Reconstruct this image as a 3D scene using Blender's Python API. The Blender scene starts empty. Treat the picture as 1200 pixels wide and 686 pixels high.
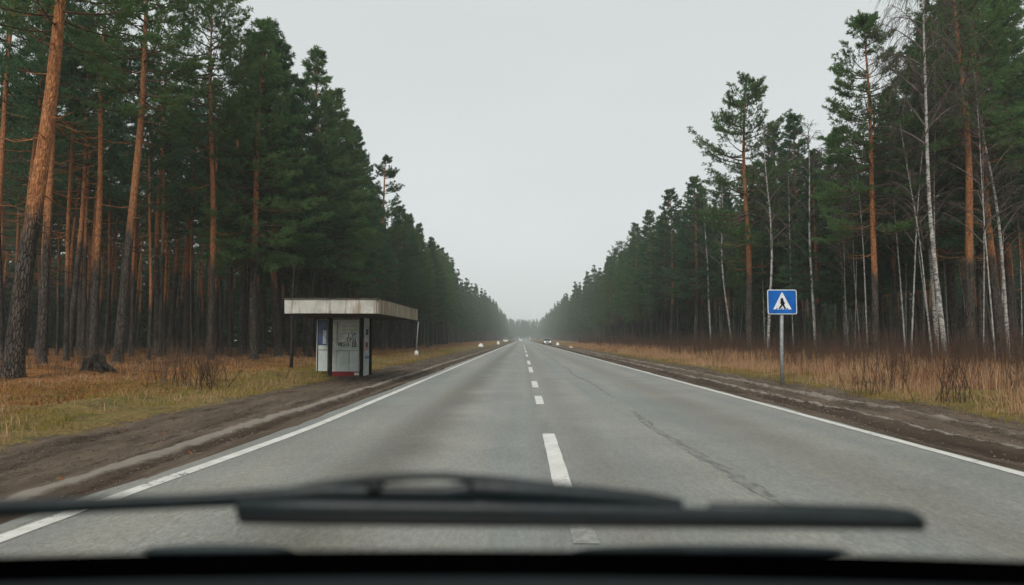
import bpy, math, random
import numpy as np
from mathutils import Vector, Matrix, Quaternion

random.seed(7)
rng = np.random.default_rng(11)
SC = bpy.context.scene
COL = SC.collection
R = math.radians

# ------------------------------------------------------------------ camera
FPX = 800.0                    # focal length in pixels of a 1200 px wide frame
CAM_H = 1.3
VPX, VPY = 612.0, 397.5        # where the straight road vanishes
cam_d = bpy.data.cameras.new('camera')
cam = bpy.data.objects.new('camera', cam_d)
COL.objects.link(cam)
cam_d.sensor_width = 36.0
cam_d.lens = 36.0 * FPX / 1200.0
cam_d.clip_start = 0.02
cam_d.clip_end = 3000.0
cam.location = (0, 0, CAM_H)
pitch = math.atan((VPY - 343.0) / FPX)
yaw = math.atan((VPX - 600.0) / FPX * math.cos(pitch))
cam.rotation_euler = (math.pi / 2 + pitch, 0, yaw)
cam_d.dof.use_dof = True
cam_d.dof.focus_distance = 22.0
cam_d.dof.aperture_fstop = 2.25
SC.camera = cam
CM = cam.rotation_euler.to_matrix()


def P(px, py, y):
    """world point on the sight line of a photo pixel at road distance y"""
    d = CM @ Vector(((px - 600.0) / FPX, -(py - 343.0) / FPX, -1.0))
    return Vector((0, 0, CAM_H)) + d * (y / d.y)


# ------------------------------------------------------------------ numpy noise and terrain
def vnoise(x, y, seed=0):
    x = np.asarray(x, float); y = np.asarray(y, float)
    xi = np.floor(x); yi = np.floor(y)
    fx = x - xi; fy = y - yi
    fx = fx * fx * (3 - 2 * fx); fy = fy * fy * (3 - 2 * fy)

    def h(a, b):
        v = np.sin(a * 127.1 + b * 311.7 + seed * 74.7) * 43758.5453
        return v - np.floor(v)
    return ((h(xi, yi) * (1 - fx) + h(xi + 1, yi) * fx) * (1 - fy) + (h(xi, yi + 1) * (1 - fx) + h(xi + 1, yi + 1) * fx) * fy)


def sst(a, b, x):
    t = np.clip((np.asarray(x, float) - a) / (b - a), 0, 1)
    return t * t * (3 - 2 * t)


def gauss(x, c, w):
    return np.exp(-((x - c) / w) ** 2)


def left_line(y):              # the road is a touch wider close to the camera
    return -3.10 - 0.33 * (1 - sst(3.0, 11.0, y))


def ground_z(x, y):
    x = np.asarray(x, float); y = np.asarray(y, float)
    n1 = vnoise(x * 1.1, y * 0.5, 3) - 0.5
    n2 = vnoise(x * 5.0, y * 2.6, 5) - 0.5
    n3 = vnoise(x * 0.25, y * 0.2, 9) - 0.5
    n4 = vnoise(x * 11.0, y * 7.0, 15) - 0.5
    wob = (vnoise(y * 0.18, y * 0 + 2, 4) - 0.5) * 0.35
    onroad = sst(-3.58, -3.44, x) * (1 - sst(4.98, 5.1, x))
    # shoulders with wheel ruts and a hard packed ridge
    ls = (1 - sst(-3.8, -3.5, x)) * sst(-7.0, -6.0, x)
    rs = sst(5.0, 5.3, x) * (1 - sst(8.0, 8.8, x))
    z = ls * (-0.035 + 0.016 * gauss(x, -4.28 + wob * 0.15, 0.10) - 0.03 * gauss(x, -3.95 + wob * .3, 0.18)
              - 0.035 * gauss(x, -4.75 + wob, 0.2) - 0.02 * gauss(x, -5.6 + wob, 0.25))
    z = z + rs * (-0.04 + 0.04 * gauss(x, 5.95 + wob * 0.3, 0.12) - 0.04 * gauss(x, 5.55 + wob * .4, 0.17)
                  - 0.05 * gauss(x, 6.45 + wob, 0.22) + 0.045 * gauss(x, 6.95 + wob*.6, 0.14) - 0.03 * gauss(x, 7.5 + wob, 0.25))
    z = z + (ls + rs) * (n2 * 0.045 + n4 * 0.05 + n1 * 0.05 + (vnoise(x * 19, y * 13, 33) - .5) * .03) * (1 - .55 * gauss(x, -4.28, .2))
    off = sst(6.2, 8.5, -x) + sst(8.2, 10.0, x)
    n5 = vnoise(x * 1.6 + y * .3, y * 1.1, 27) - 0.5
    z = z + off * (n1 * 0.14 + n2 * 0.06 + n3 * 0.25 + n5 * .16 + 0.08)
    z = z + sst(9, 22, -x) * 0.12 + sst(12, 24, x) * 0.15
    return np.where(onroad > 0.5, -0.06, z)


def gz(x, y):
    return float(ground_z(np.array([x]), np.array([y]))[0])


def G(px, py):
    """where the sight line of a photo pixel meets the terrain"""
    y = CAM_H * FPX / (py - VPY)
    for _ in range(12):
        p = P(px, py, y)
        y = max(2.0, (CAM_H - gz(p.x, y)) * FPX / (py - VPY))
    p = P(px, py, y)
    p.z = gz(p.x, p.y)
    return p


# ------------------------------------------------------------------ mesh accumulation
class MB:
    def __init__(s):
        s.v = []; s.q = []; s.t = []; s.n = 0; s.ng = []

    def add(s, v, quads=None, tris=None):
        v = np.asarray(v, float).reshape(-1, 3)
        if quads is not None and len(quads):
            s.q.append(np.asarray(quads, int).reshape(-1, 4) + s.n)
        if tris is not None and len(tris):
            s.t.append(np.asarray(tris, int).reshape(-1, 3) + s.n)
        s.v.append(v); s.n += len(v)
        return s

    def merge(s, o, M=None):
        if not o.n:
            return s
        v = np.concatenate(o.v)
        if M is not None:
            A = np.array(M)
            v = v @ A[:3, :3].T + A[:3, 3]
        q = np.concatenate(o.q) if o.q else None
        t = np.concatenate(o.t) if o.t else None
        s.add(v, q, t)
        return s

    def mesh(s, name, mat, smooth=False):
        me = bpy.data.meshes.new(name)
        v = np.concatenate(s.v).astype(np.float32)
        q = np.concatenate(s.q) if s.q else np.zeros((0, 4), int)
        t = np.concatenate(s.t) if s.t else np.zeros((0, 3), int)
        me.vertices.add(len(v)); me.vertices.foreach_set('co', v.ravel())
        li = np.concatenate([q.ravel(), t.ravel()]).astype(np.int32)
        me.loops.add(len(li)); me.loops.foreach_set('vertex_index', li)
        ls = np.concatenate([np.arange(len(q)) * 4, len(q) * 4 + np.arange(len(t)) * 3]).astype(np.int32)
        me.polygons.add(len(ls)); me.polygons.foreach_set('loop_start', ls)
        me.update(calc_edges=True)
        me.validate()
        me.polygons.foreach_set('use_smooth', np.full(len(me.polygons), smooth))
        if isinstance(mat, (list, tuple)):
            for m in mat:
                me.materials.append(m)
        else:
            me.materials.append(mat)
        return me

    def build(s, name, mat, parent=None, smooth=False, loc=None):
        return link(name, s.mesh(name, mat, smooth), parent, loc)

    # --- shapes
    def tube(s, pts, rad, sides=8, cap=True):
        pts = np.asarray(pts, float); n = len(pts)
        rad = np.broadcast_to(np.asarray(rad, float), (n,))
        tg = np.gradient(pts, axis=0)
        tg /= np.linalg.norm(tg, axis=1)[:, None] + 1e-9
        ref = np.array([1.0, 0.13, 0.07]) if abs(tg[:, 0]).mean() < 0.7 else np.array([0.05, 1.0, 0.1])
        a = ref[None] - tg * (tg @ ref)[:, None]
        a /= np.linalg.norm(a, axis=1)[:, None]
        b = np.cross(tg, a)
        th = np.arange(sides) / sides * 2 * np.pi
        v = pts[:, None] + rad[:, None, None] * (np.cos(th)[None, :, None] * a[:, None] + np.sin(th)[None, :, None] * b[:, None])
        i = np.arange(n - 1)[:, None] * sides; j = np.arange(sides)[None]
        k = (j + 1) % sides
        q = np.stack([i + j, i + k, i + sides + k, i + sides + j], -1).reshape(-1, 4)
        v = v.reshape(-1, 3)
        t = []
        if cap:
            v = np.concatenate([v, pts[:1], pts[-1:]])
            c0, c1 = n * sides, n * sides + 1
            e = (n - 1) * sides
            t = [[c0, (x + 1) % sides, x] for x in range(sides)] + [[c1, e + x, e + (x + 1) % sides] for x in range(sides)]
        return s.add(v, q, t)

    def box(s, x0, x1, y0, y1, z0, z1):
        v = [(x0, y0, z0), (x1, y0, z0), (x1, y1, z0), (x0, y1, z0), (x0, y0, z1), (x1, y0, z1), (x1, y1, z1), (x0, y1, z1)]
        return s.hexa(v)

    def hexa(s, v, bev=0.0):
        return s.add(v, [(3, 2, 1, 0), (4, 5, 6, 7), (0, 1, 5, 4), (1, 2, 6, 5), (2, 3, 7, 6), (3, 0, 4, 7)])

    def prism(s, outline, axis_from, axis_to):
        """outline: list of Vector on one face; swept from offset a to offset b"""
        o = np.array([list(p) for p in outline], float); n = len(o)
        a = np.array(axis_from, float); b = np.array(axis_to, float)
        v = np.concatenate([o + a, o + b])
        q = [(i, (i + 1) % n, n + (i + 1) % n, n + i) for i in range(n)]
        c = o.mean(0)
        v = np.concatenate([v, [c + a], [c + b]])
        t = [(2 * n, (i + 1) % n, i) for i in range(n)] + [(2 * n + 1, n + i, n + (i + 1) % n) for i in range(n)]
        return s.add(v, q, t)

    def blades(s, base, tip, width, bend=None):
        """grass blades: a quad and a tip triangle each"""
        n = len(base)
        d = tip - base
        side = np.cross(d, rng.normal(size=(n, 3)))
        side /= np.linalg.norm(side, axis=1)[:, None] + 1e-9
        w = np.broadcast_to(np.asarray(width, float), (n,))[:, None]
        mid = base + d * 0.55
        if bend is not None:
            mid = mid - bend
        v = np.stack([base - side * w, base + side * w, mid + side * w * .7, mid - side * w * .7, tip], 1)
        i = np.arange(n)[:, None] * 5
        return s.add(v, i + np.array([[0, 1, 2, 3]]), i + np.array([[3, 2, 4]]))

    def needles(s, pos, dr, size, K, spread, width, up=0.2):
        n = len(pos)
        pos = np.repeat(pos, K, 0); dr = np.repeat(dr, K, 0); size = np.repeat(size, K)
        d = dr + rng.normal(size=(n * K, 3)) * spread
        d[:, 2] += up
        d /= np.linalg.norm(d, axis=1)[:, None] + 1e-9
        L = size * rng.uniform(.7, 1.25, n * K)
        side = np.cross(d, rng.normal(size=(n * K, 3)))
        side /= np.linalg.norm(side, axis=1)[:, None] + 1e-9
        w = (L * width)[:, None]
        tip = pos + d * L[:, None]
        mid = pos + d * (L * .5)[:, None]
        v = np.stack([pos, mid + side * w, tip, mid - side * w], 1)
        i = np.arange(n * K)[:, None] * 4
        return s.add(v, i + np.array([[0, 1, 2, 3]]))


def link(name, data, parent=None, loc=None):
    o = bpy.data.objects.new(name, data)
    COL.objects.link(o)
    if parent is not None:
        o.parent = parent
    if loc is not None:
        o.location = loc
    return o


def tag(o, label=None, cat=None, group=None, kind=None):
    if label: o['label'] = label
    if cat: o['category'] = cat
    if group: o['group'] = group
    if kind: o['kind'] = kind
    return o


def empty(name, loc=(0, 0, 0)):
    o = link(name, None)
    o.location = loc
    o.empty_display_size = 0.3
    return o


# ------------------------------------------------------------------ materials
class NT:
    def __init__(s, name):
        s.m = bpy.data.materials.new(name); s.m.use_nodes = True
        s.t = s.m.node_tree; s.t.nodes.clear()
        s.out = s.t.nodes.new('ShaderNodeOutputMaterial')

    def n(s, typ, ins=None, **props):
        nd = s.t.nodes.new(typ)
        for k, v in props.items():
            setattr(nd, k, v)
        for k, v in (ins or {}).items():
            s.set(nd.inputs[k], v)
        return nd

    def set(s, sock, v):
        if isinstance(v, bpy.types.NodeSocket):
            s.t.links.new(v, sock)
        elif isinstance(v, bpy.types.Node):
            s.t.links.new(v.outputs[0], sock)
        else:
            if sock.type == 'RGBA' and not hasattr(v, '__len__'):
                v = (v, v, v, 1)
            elif sock.type == 'RGBA' and len(v) == 3:
                v = (*v, 1)
            sock.default_value = v

    def math(s, op, a, b=0.0, c=0.0):
        return s.n('ShaderNodeMath', {0: a, 1: b, 2: c}, operation=op).outputs[0]

    def mix(s, f, a, b, mode='MIX'):
        nd = s.n('ShaderNodeMix', {0: f, 6: a, 7: b}, data_type='RGBA', blend_type=mode)
        return nd.outputs[2]

    def coord(s, which='Object', scale=(1, 1, 1), loc=(0, 0, 0)):
        c = s.n('ShaderNodeTexCoord').outputs[which]
        return s.n('ShaderNodeMapping', {'Vector': c, 'Scale': scale, 'Location': loc}).outputs[0]

    def noise(s, vec, scale, detail=4, rough=.55):
        return s.n('ShaderNodeTexNoise', {'Vector': vec, 'Scale': scale, 'Detail': detail, 'Roughness': rough}).outputs[0]

    def ramp(s, f, lo, hi, a=0.0, b=1.0):
        return s.n('ShaderNodeMapRange', {0: f, 1: lo, 2: hi, 3: a, 4: b}, interpolation_type='SMOOTHSTEP').outputs[0]

    def xyz(s, which='Object'):
        c = s.n('ShaderNodeTexCoord').outputs[which]
        return s.n('ShaderNodeSeparateXYZ', {0: c}).outputs

    def band(s, x, c, w):
        d = s.math('ABSOLUTE', s.math('SUBTRACT', x, c))
        return s.ramp(d, 0.0, w, 1.0, 0.0)

    def bsdf(s, col, rough=.7, spec=.4, metal=0.0, bump=None, bstr=.3, bdist=.02, **extra):
        ins = {'Base Color': col, 'Roughness': rough, 'Specular IOR Level': spec, 'Metallic': metal}
        ins.update(extra)
        b = s.n('ShaderNodeBsdfPrincipled', ins)
        if bump is not None:
            bp = s.n('ShaderNodeBump', {'Height': bump, 'Strength': bstr, 'Distance': bdist})
            s.t.links.new(bp.outputs[0], b.inputs['Normal'])
        s.t.links.new(b.outputs[0], s.out.inputs['Surface'])
        return s.m


def plain(name, col, rough=.6, spec=.4, metal=0.0, var=.25, scale=6.0, bstr=.15):
    t = NT(name)
    v = t.coord()
    n = t.noise(v, scale, 5)
    f = t.ramp(n, .3, .7, 1 - var, 1 + var)
    c = t.n('ShaderNodeMix', {0: 1.0, 6: col, 7: t.n('ShaderNodeCombineColor', {0: f, 1: f, 2: f}).outputs[0]},
            data_type='RGBA', blend_type='MULTIPLY').outputs[2]
    return t.bsdf(c, rough, spec, metal, t.noise(v, scale * 6, 3), bstr, .005)


M = {}


def make_materials():
    # asphalt: grey old surface, longitudinal wheel tracks, aggregate grain
    t = NT('asphalt')
    v = t.coord(); X, Y, Z = t.xyz()
    long_n = t.noise(t.coord(scale=(.9, .045, 1)), 1.0, 5, .6)
    blotch = t.noise(v, .55, 5, .6)
    grain = t.noise(v, 90.0, 3, .7)
    grain2 = t.noise(v, 26.0, 4, .7)
    grain3 = t.noise(t.coord(scale=(1, .30, 1)), 30.0, 3, .8)
    Xw = t.math('ADD', X, t.math('MULTIPLY', t.math('SUBTRACT', blotch, .5), .7))
    col = t.mix(t.ramp(long_n, .3, .7), (.156, .167, .158), (.217, .211, .181))
    trk = t.math('MULTIPLY', t.band(Xw, -1.45, .75), t.ramp(long_n, .2, .6, .55, 1.0))
    col = t.mix(t.math('MULTIPLY', trk, .85), col, (.098, .091, .070))
    trk2 = t.math('MAXIMUM', t.band(Xw, 3.2, .8), t.band(Xw, .75, .5))
    col = t.mix(t.math('MULTIPLY', trk2, .60), col, (.150, .138, .110))
    oil = t.band(Xw, .25, .22)
    col = t.mix(t.math('MULTIPLY', oil, .3), col, (.10, .098, .09))
    gm = t.math('ADD', t.ramp(grain, .25, .75, .66, 1.34), t.ramp(grain2, .3, .7, -.12, .12))
    gm = t.math('MULTIPLY', gm, t.ramp(grain3, .34, .66, .86, 1.14))
    gm = t.math('MULTIPLY', gm, t.ramp(blotch, .3, .7, .9, 1.1))
    gc = t.n('ShaderNodeCombineColor', {0: gm, 1: gm, 2: gm}).outputs[0]
    col = t.mix(1.0, col, gc, 'MULTIPLY')
    edge = t.math('MAXIMUM', t.ramp(t.math('ADD', X, t.math('MULTIPLY', t.math('SUBTRACT', grain2, .5), .25)), 4.9, 5.2),
                  t.ramp(t.math('ADD', X, t.math('MULTIPLY', t.math('SUBTRACT', grain2, .5), .25)), -3.60, -3.95))
    col = t.mix(t.math('MULTIPLY', edge, .6), col, (.085, .07, .055))
    M['asphalt'] = t.bsdf(col, t.ramp(grain2, .3, .7, .5, .72), .5, 0, t.math('ADD', grain, grain2), .5, .006)

    # road paint, worn through to the asphalt
    t = NT('road_paint')
    v = t.coord()
    wear = t.noise(v, 14.0, 6, .75)
    w2 = t.noise(v, 1.3, 3, .6)
    f = t.ramp(t.math('ADD', wear, t.math('MULTIPLY', t.math('SUBTRACT', w2, .5), .5)), .60, .70)
    dirt = t.ramp(t.noise(v, 4.0, 5, .7), .3, .75)
    c = t.mix(dirt, (.62, .61, .57), (.44, .43, .39))
    c = t.mix(f, c, (.15, .15, .142))
    M['road_paint'] = t.bsdf(c, .6, .4, 0, t.noise(v, 90, 3), .3, .004)

    t = NT('worn_paint')
    v = t.coord()
    wear = t.noise(v, 11.0, 6, .75)
    c = t.mix(t.ramp(wear, .36, .56), (.30, .30, .28), (.17, .17, .155))
    M['worn_paint'] = t.bsdf(c, .65, .4, 0, t.noise(v, 90, 3), .3, .004)

    t = NT('tar')
    v = t.coord()
    c = t.mix(t.ramp(t.noise(t.coord(scale=(1, .3, 1)), 16, 5, .75), .38, .62), (.110, .107, .098), (.20, .20, .185))
    M['tar'] = t.bsdf(c, .7, .35, 0, t.noise(v, 60, 3), .4, .006)

    # ground: dirt shoulders, ragged grass edge, needle litter in the forest
    t = NT('ground')
    v = t.coord(); X, Y, Z = t.xyz()
    n_big = t.noise(v, .35, 4, .6)
    n_mid = t.noise(v, 1.7, 6, .65)
    n_fine = t.noise(v, 14.0, 5, .7)
    n_gr = t.noise(v, 55.0, 4, .75)
    streak = t.noise(t.coord(scale=(2.6, .22, 1)), 1.4, 6, .65)
    dirt = t.mix(t.ramp(streak, .3, .68), (.024, .016, .010), (.128, .095, .068))
    dirt = t.mix(t.ramp(n_gr, .35, .75, 0, .55), dirt, (.155, .12, .092))
    damp = t.math('MAXIMUM', t.band(X, -3.95, .3), t.band(X, 5.6, .55))
    dirt = t.mix(t.math('MULTIPLY', damp, .75), dirt, (.034, .022, .014))
    ridge = t.math('MAXIMUM', t.band(t.math('ADD', X, t.math('ADD', t.math('MULTIPLY', t.math('SUBTRACT', n_fine, .5), .12), t.math('MULTIPLY', t.math('SUBTRACT', n_mid, .5), .14))), -4.28, .16),
                   t.math('MAXIMUM', t.band(t.math('ADD', X, t.math('MULTIPLY', t.math('SUBTRACT', n_mid, .5), .22)), 5.98, .11),
                          t.math('MULTIPLY', t.band(t.math('ADD', X, t.math('MULTIPLY', t.math('SUBTRACT', n_mid, .5), .3)), 6.95, .16), .6)))
    dirt = t.mix(t.math('MINIMUM', t.math('MULTIPLY', ridge, 1.3), .85), dirt, (.25, .22, .185))
    litter = t.mix(t.ramp(n_mid, .3, .7), (.075, .032, .011), (.25, .108, .033))
    litter = t.mix(t.ramp(n_fine, .4, .75, 0, .8), litter, (.34, .175, .06))
    litter = t.mix(t.ramp(n_gr, .5, .8, 0, .7), litter, (.035, .020, .010))
    hummock_shade = t.noise(t.coord(scale=(1, .7, 1)), 1.15, 5, .7)  # mask for shading between hummocks, painted in as humus-dark patches
    litter = t.mix(t.ramp(hummock_shade, .50, .64, 0, .75), litter, (.040, .022, .010))
    straw = t.mix(t.ramp(n_fine, .3, .7), (.085, .060, .020), (.24, .172, .060))
    straw = t.mix(t.ramp(n_mid, .45, .68, 0, .8), straw, (.075, .085, .02))
    straw = t.mix(t.ramp(hummock_shade, .52, .66, 0, .7), straw, (.055, .042, .018))
    Xn = t.math('ADD', X, t.math('MULTIPLY', t.math('SUBTRACT', n_mid, .5), 1.3))
    Xb = t.math('ADD', X, t.math('MULTIPLY', t.math('SUBTRACT', n_big, .5), 6.0))
    g_left = t.ramp(Xn, -6.15, -6.5)
    g_right = t.ramp(Xn, 8.0, 8.5)
    lit_left = t.ramp(Xb, -8.2, -11.2)
    lit_right = t.ramp(Xb, 12.0, 17.0)
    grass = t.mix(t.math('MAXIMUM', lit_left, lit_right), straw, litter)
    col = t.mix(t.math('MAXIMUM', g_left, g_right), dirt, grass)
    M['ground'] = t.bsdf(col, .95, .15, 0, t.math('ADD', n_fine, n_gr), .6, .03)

    # scots pine bark: grey plates below, flaky orange above
    t = NT('pine_bark')
    X, Y, Z = t.xyz()
    info = t.n('ShaderNodeObjectInfo')
    rnd = info.outputs['Random']
    vs = t.coord(scale=(1, 1, .22))
    plates = t.n('ShaderNodeTexVoronoi', {'Vector': vs, 'Scale': 16.0}, feature='DISTANCE_TO_EDGE').outputs[0]
    nz = t.noise(vs, 5.0, 6, .65)
    flakes = t.noise(t.coord(scale=(1, 1, .55)), 11.0, 6, .7)
    low = t.mix(t.ramp(nz, .3, .7), (.040, .032, .026), (.115, .094, .075))
    low = t.mix(t.ramp(plates, .0, .16), (.018, .015, .013), low)
    high = t.mix(t.ramp(flakes, .32, .66), (.20, .075, .029), (.52, .225, .088))
    high = t.mix(t.ramp(t.noise(t.coord(scale=(1, 1, .5)), 26, 4, .7), .58, .72, 0, .65), high, (.085, .045, .026))
    hz = t.math('ADD', Z, t.math('MULTIPLY', t.math('SUBTRACT', t.noise(t.coord(scale=(1, 1, .4)), 2.2, 4), .5), 3.2))
    lim = t.math('ADD', 4.0, t.math('MULTIPLY', rnd, 2.6))
    f = t.ramp(t.math('SUBTRACT', hz, lim), -.5, .9)
    hue = t.mix(t.math('MULTIPLY', rnd, .45), high, (.16, .085, .05))
    col = t.mix(f, low, hue)
    M['pine_bark'] = t.bsdf(col, .9, .2, 0, t.math('ADD', t.math('MULTIPLY', t.ramp(plates, 0, .18), .8), nz), .9, .05)

    t = NT('limb_bark')
    v = t.coord()
    rr = t.n('ShaderNodeObjectInfo').outputs['Random']
    c = t.mix(t.ramp(t.noise(v, 3, 4), .35, .65), (.045, .033, .024), (.12, .07, .042))
    M['limb_bark'] = t.bsdf(c, .9, .2)
    M['dead_bark'] = plain('dead_bark', (.085, .072, .06), .95, .15, var=.5, scale=5)
    M['dark_wood'] = plain('dark_wood', (.030, .026, .022), .95, .15, var=.5, scale=7, bstr=.6)

    # needles and other thin leaves: base colour varies by clump, by tree and by needle
    def leafy(name, c0, c1, c2, clump=.55, trans=.35):
        t = NT(name)
        v = t.coord()
        geo = t.n('ShaderNodeNewGeometry').outputs['Random Per Island']
        rnd = t.n('ShaderNodeObjectInfo').outputs['Random']
        cl = t.noise(v, clump, 3, .6)
        c = t.mix(t.ramp(cl, .32, .68), c0, c1)
        c = t.mix(t.math('MULTIPLY', geo, .55), c, c2)
        hv = t.n('ShaderNodeHueSaturation', {'Hue': t.math('ADD', .492, t.math('MULTIPLY', rnd, .016)), 'Saturation': 1.0,
                                            'Value': t.math('ADD', .78, t.math('MULTIPLY', rnd, .44)), 'Color': c}).outputs[0]
        d = t.n('ShaderNodeBsdfPrincipled', {'Base Color': hv, 'Roughness': .65, 'Specular IOR Level': .12})
        tr = t.n('ShaderNodeBsdfTranslucent', {'Color': hv})
        ms = t.n('ShaderNodeMixShader', {0: trans, 1: d.outputs[0], 2: tr.outputs[0]})
        t.t.links.new(ms.outputs[0], t.out.inputs['Surface'])
        M[name] = t.m
    leafy('pine_needles', (.048, .108, .044), (.092, .165, .058), (.145, .205, .068), .55, .45)
    leafy('dark_needles', (.038, .098, .052), (.066, .140, .064), (.102, .180, .070), .55, .45)
    leafy('dry_grass', (.26, .15, .075), (.43, .26, .14), (.54, .37, .21), .9, .2)
    leafy('red_grass', (.17, .068, .034), (.26, .11, .055), (.33, .17, .085), .9, .2)
    leafy('green_grass', (.12, .115, .018), (.25, .195, .036), (.35, .25, .065), .8, .25)
    leafy('litter', (.10, .040, .012), (.26, .11, .032), (.38, .19, .064), .7, .15)
    leafy('gravel', (.08, .06, .044), (.13, .10, .075), (.24, .20, .16), .9, .0)
    leafy('brush', (.052, .032, .022), (.078, .047, .032), (.118, .074, .048), .6, .05)

    t = NT('birch_bark')
    v = t.coord(scale=(1, 1, 2.2))
    X, Y, Z = t.xyz()
    n1 = t.noise(t.coord(scale=(1, 1, 4.5)), 4.0, 4, .6)
    n2 = t.noise(t.coord(scale=(1, 1, 1.0)), 3.2, 5, .7)
    c = t.mix(t.ramp(t.noise(v, 9, 4), .3, .7), (.26, .255, .235), (.44, .43, .40))
    c = t.mix(t.ramp(n1, .54, .60), c, (.045, .04, .036))
    c = t.mix(t.ramp(n2, .50, .60, 0, .9), c, (.10, .085, .07))
    low = t.ramp(t.math('ADD', Z, t.math('MULTIPLY', n2, 1.4)), 1.0, 2.2, .75, 0)
    c = t.mix(low, c, (.085, .07, .055))
    M['birch_bark'] = t.bsdf(c, .75, .3, 0, n1, .3, .01)
    M['birch_twig'] = plain('birch_twig', (.105, .082, .072), .9, .2, var=.3)

    # bus shelter
    t = NT('concrete')
    v = t.coord(); X, Y, Z = t.xyz()
    st = t.noise(t.coord(scale=(5.5, 5.5, .35)), 1.0, 5, .65)
    bl = t.noise(v, 2.2, 6, .65)
    c = t.mix(t.ramp(bl, .3, .7), (.30, .29, .255), (.50, .49, .44))
    c = t.mix(t.ramp(st, .52, .64, 0, .85), c, (.19, .13, .085))
    c = t.mix(t.ramp(t.noise(v, 9, 5, .7), .60, .74, 0, .6), c, (.16, .145, .12))
    M['concrete'] = t.bsdf(c, .85, .25, 0, t.noise(v, 26, 5, .7), .4, .01)
    t = NT('mossy_concrete')
    v = t.coord()
    st = t.noise(t.coord(scale=(2, 2.6, .25)), 1.0, 5, .65)
    c = t.mix(t.ramp(st, .4, .6), (.30, .275, .22), (.20, .165, .11))
    c = t.mix(t.ramp(t.noise(t.coord(scale=(1.5, 3.4, .3)), 1.3, 5), .52, .66, 0, .85), c, (.24, .10, .05))
    c = t.mix(t.ramp(t.noise(v, 3, 5), .5, .7, 0, .7), c, (.15, .17, .085))
    M['mossy_concrete'] = t.bsdf(c, .9, .2, 0, t.noise(v, 26, 5, .7), .4, .01)
    M['roof_felt'] = plain('roof_felt', (.06, .052, .042), .95, .15, var=.4)
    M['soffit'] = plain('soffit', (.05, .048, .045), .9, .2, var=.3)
    t = NT('pale_panel')
    v = t.coord()
    st = t.noise(t.coord(scale=(7, 7, .5)), 1.0, 5, .65)
    c = t.mix(t.ramp(t.noise(v, 3.0, 5), .3, .7), (.36, .41, .395), (.48, .52, .49))
    c = t.mix(t.ramp(st, .58, .72, 0, .5), c, (.26, .24, .19))
    c = t.mix(t.ramp(t.noise(v, 17, 4, .7), .66, .76, 0, .6), c, (.20, .12, .07))
    M['pale_panel'] = t.bsdf(c, .55, .4, 0, t.noise(v, 20, 4), .15, .004)
    M['cream_panel'] = plain('cream_panel', (.47, .485, .43), .6, .4, var=.15)
    M['blue_poster'] = plain('blue_poster', (.022, .045, .115), .35, .5, var=.6, scale=4)
    M['torn_paper'] = plain('torn_paper', (.42, .47, .50), .7, .3, var=.35, scale=9)
    M['pink_paper'] = plain('pink_paper', (.42, .25, .24), .7, .3, var=.3)
    M['dark_steel'] = plain('dark_steel', (.006, .008, .0075), .7, .2, var=.3)
    t = NT('red_base')
    v = t.coord()
    c = t.mix(t.ramp(t.noise(v, 7, 5, .7), .45, .7), (.20, .015, .013), (.13, .03, .02))
    M['red_base'] = t.bsdf(c, .7, .3, 0, t.noise(v, 30, 4), .3, .01)
    M['ink'] = plain('ink', (.018, .022, .024), .7, .3, var=.3)
    M['grey_line'] = plain('grey_line', (.20, .21, .19), .7, .3, var=.2)
    # sign
    M['sign_blue'] = plain('sign_blue', (.003, .095, .37), .5, .2, var=.18, scale=4)
    M['sign_white'] = plain('sign_white', (.64, .66, .66), .5, .3, var=.15, scale=8)
    M['sign_black'] = plain('sign_black', (.015, .02, .03), .5, .4, var=.2)
    M['galvanised'] = plain('galvanised', (.24, .25, .25), .55, .5, .25, var=.25, scale=9)
    # car
    M['rubber'] = plain('rubber', (.003, .004, .0045), .55, .25, var=.2, scale=30)
    M['wiper_black'] = plain('wiper_black', (.004, .0085, .010), .45, .35, var=.25, scale=25)
    M['dash_lip'] = plain('dash_lip', (.0004, .0004, .0004), 1.0, .0, var=.2)
    M['dash_pad'] = plain('dash_pad', (.004, .0078, .0100), .8, .15, var=.25, scale=60)
    M['cowl'] = plain('cowl', (.016, .026, .029), .6, .4, var=.2, scale=20)
    M['white_paint'] = plain('white_paint', (.75, .76, .76), .35, .5, var=.08)
    M['silver_paint'] = plain('silver_paint', (.32, .34, .36), .35, .5, .2, var=.08)
    M['dark_glass'] = plain('dark_glass', (.012, .016, .018), .08, .6, var=.1)
    M['tyre'] = plain('tyre', (.012, .012, .012), .9, .2)
    M['pale_stone'] = plain('pale_stone', (.70, .70, .68), .8, .3, var=.25, scale=5)
    M['tan_stone'] = plain('tan_stone', (.42, .32, .21), .85, .25, var=.3, scale=5)
    t = NT('headlight')
    e = t.n('ShaderNodeEmission', {'Color': (1, .96, .88, 1), 'Strength': 1.6})
    t.t.links.new(e.outputs[0], t.out.inputs['Surface'])
    M['headlight'] = t.m
    t = NT('haze')
    vol = t.n('ShaderNodeVolumePrincipled', {'Color': (.93, 1.0, 1.0, 1), 'Density': HAZE, 'Anisotropy': .0})
    t.t.links.new(vol.outputs[0], t.out.inputs['Volume'])
    M['haze'] = t.m


HAZE = 0.00060
make_materials()

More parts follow.
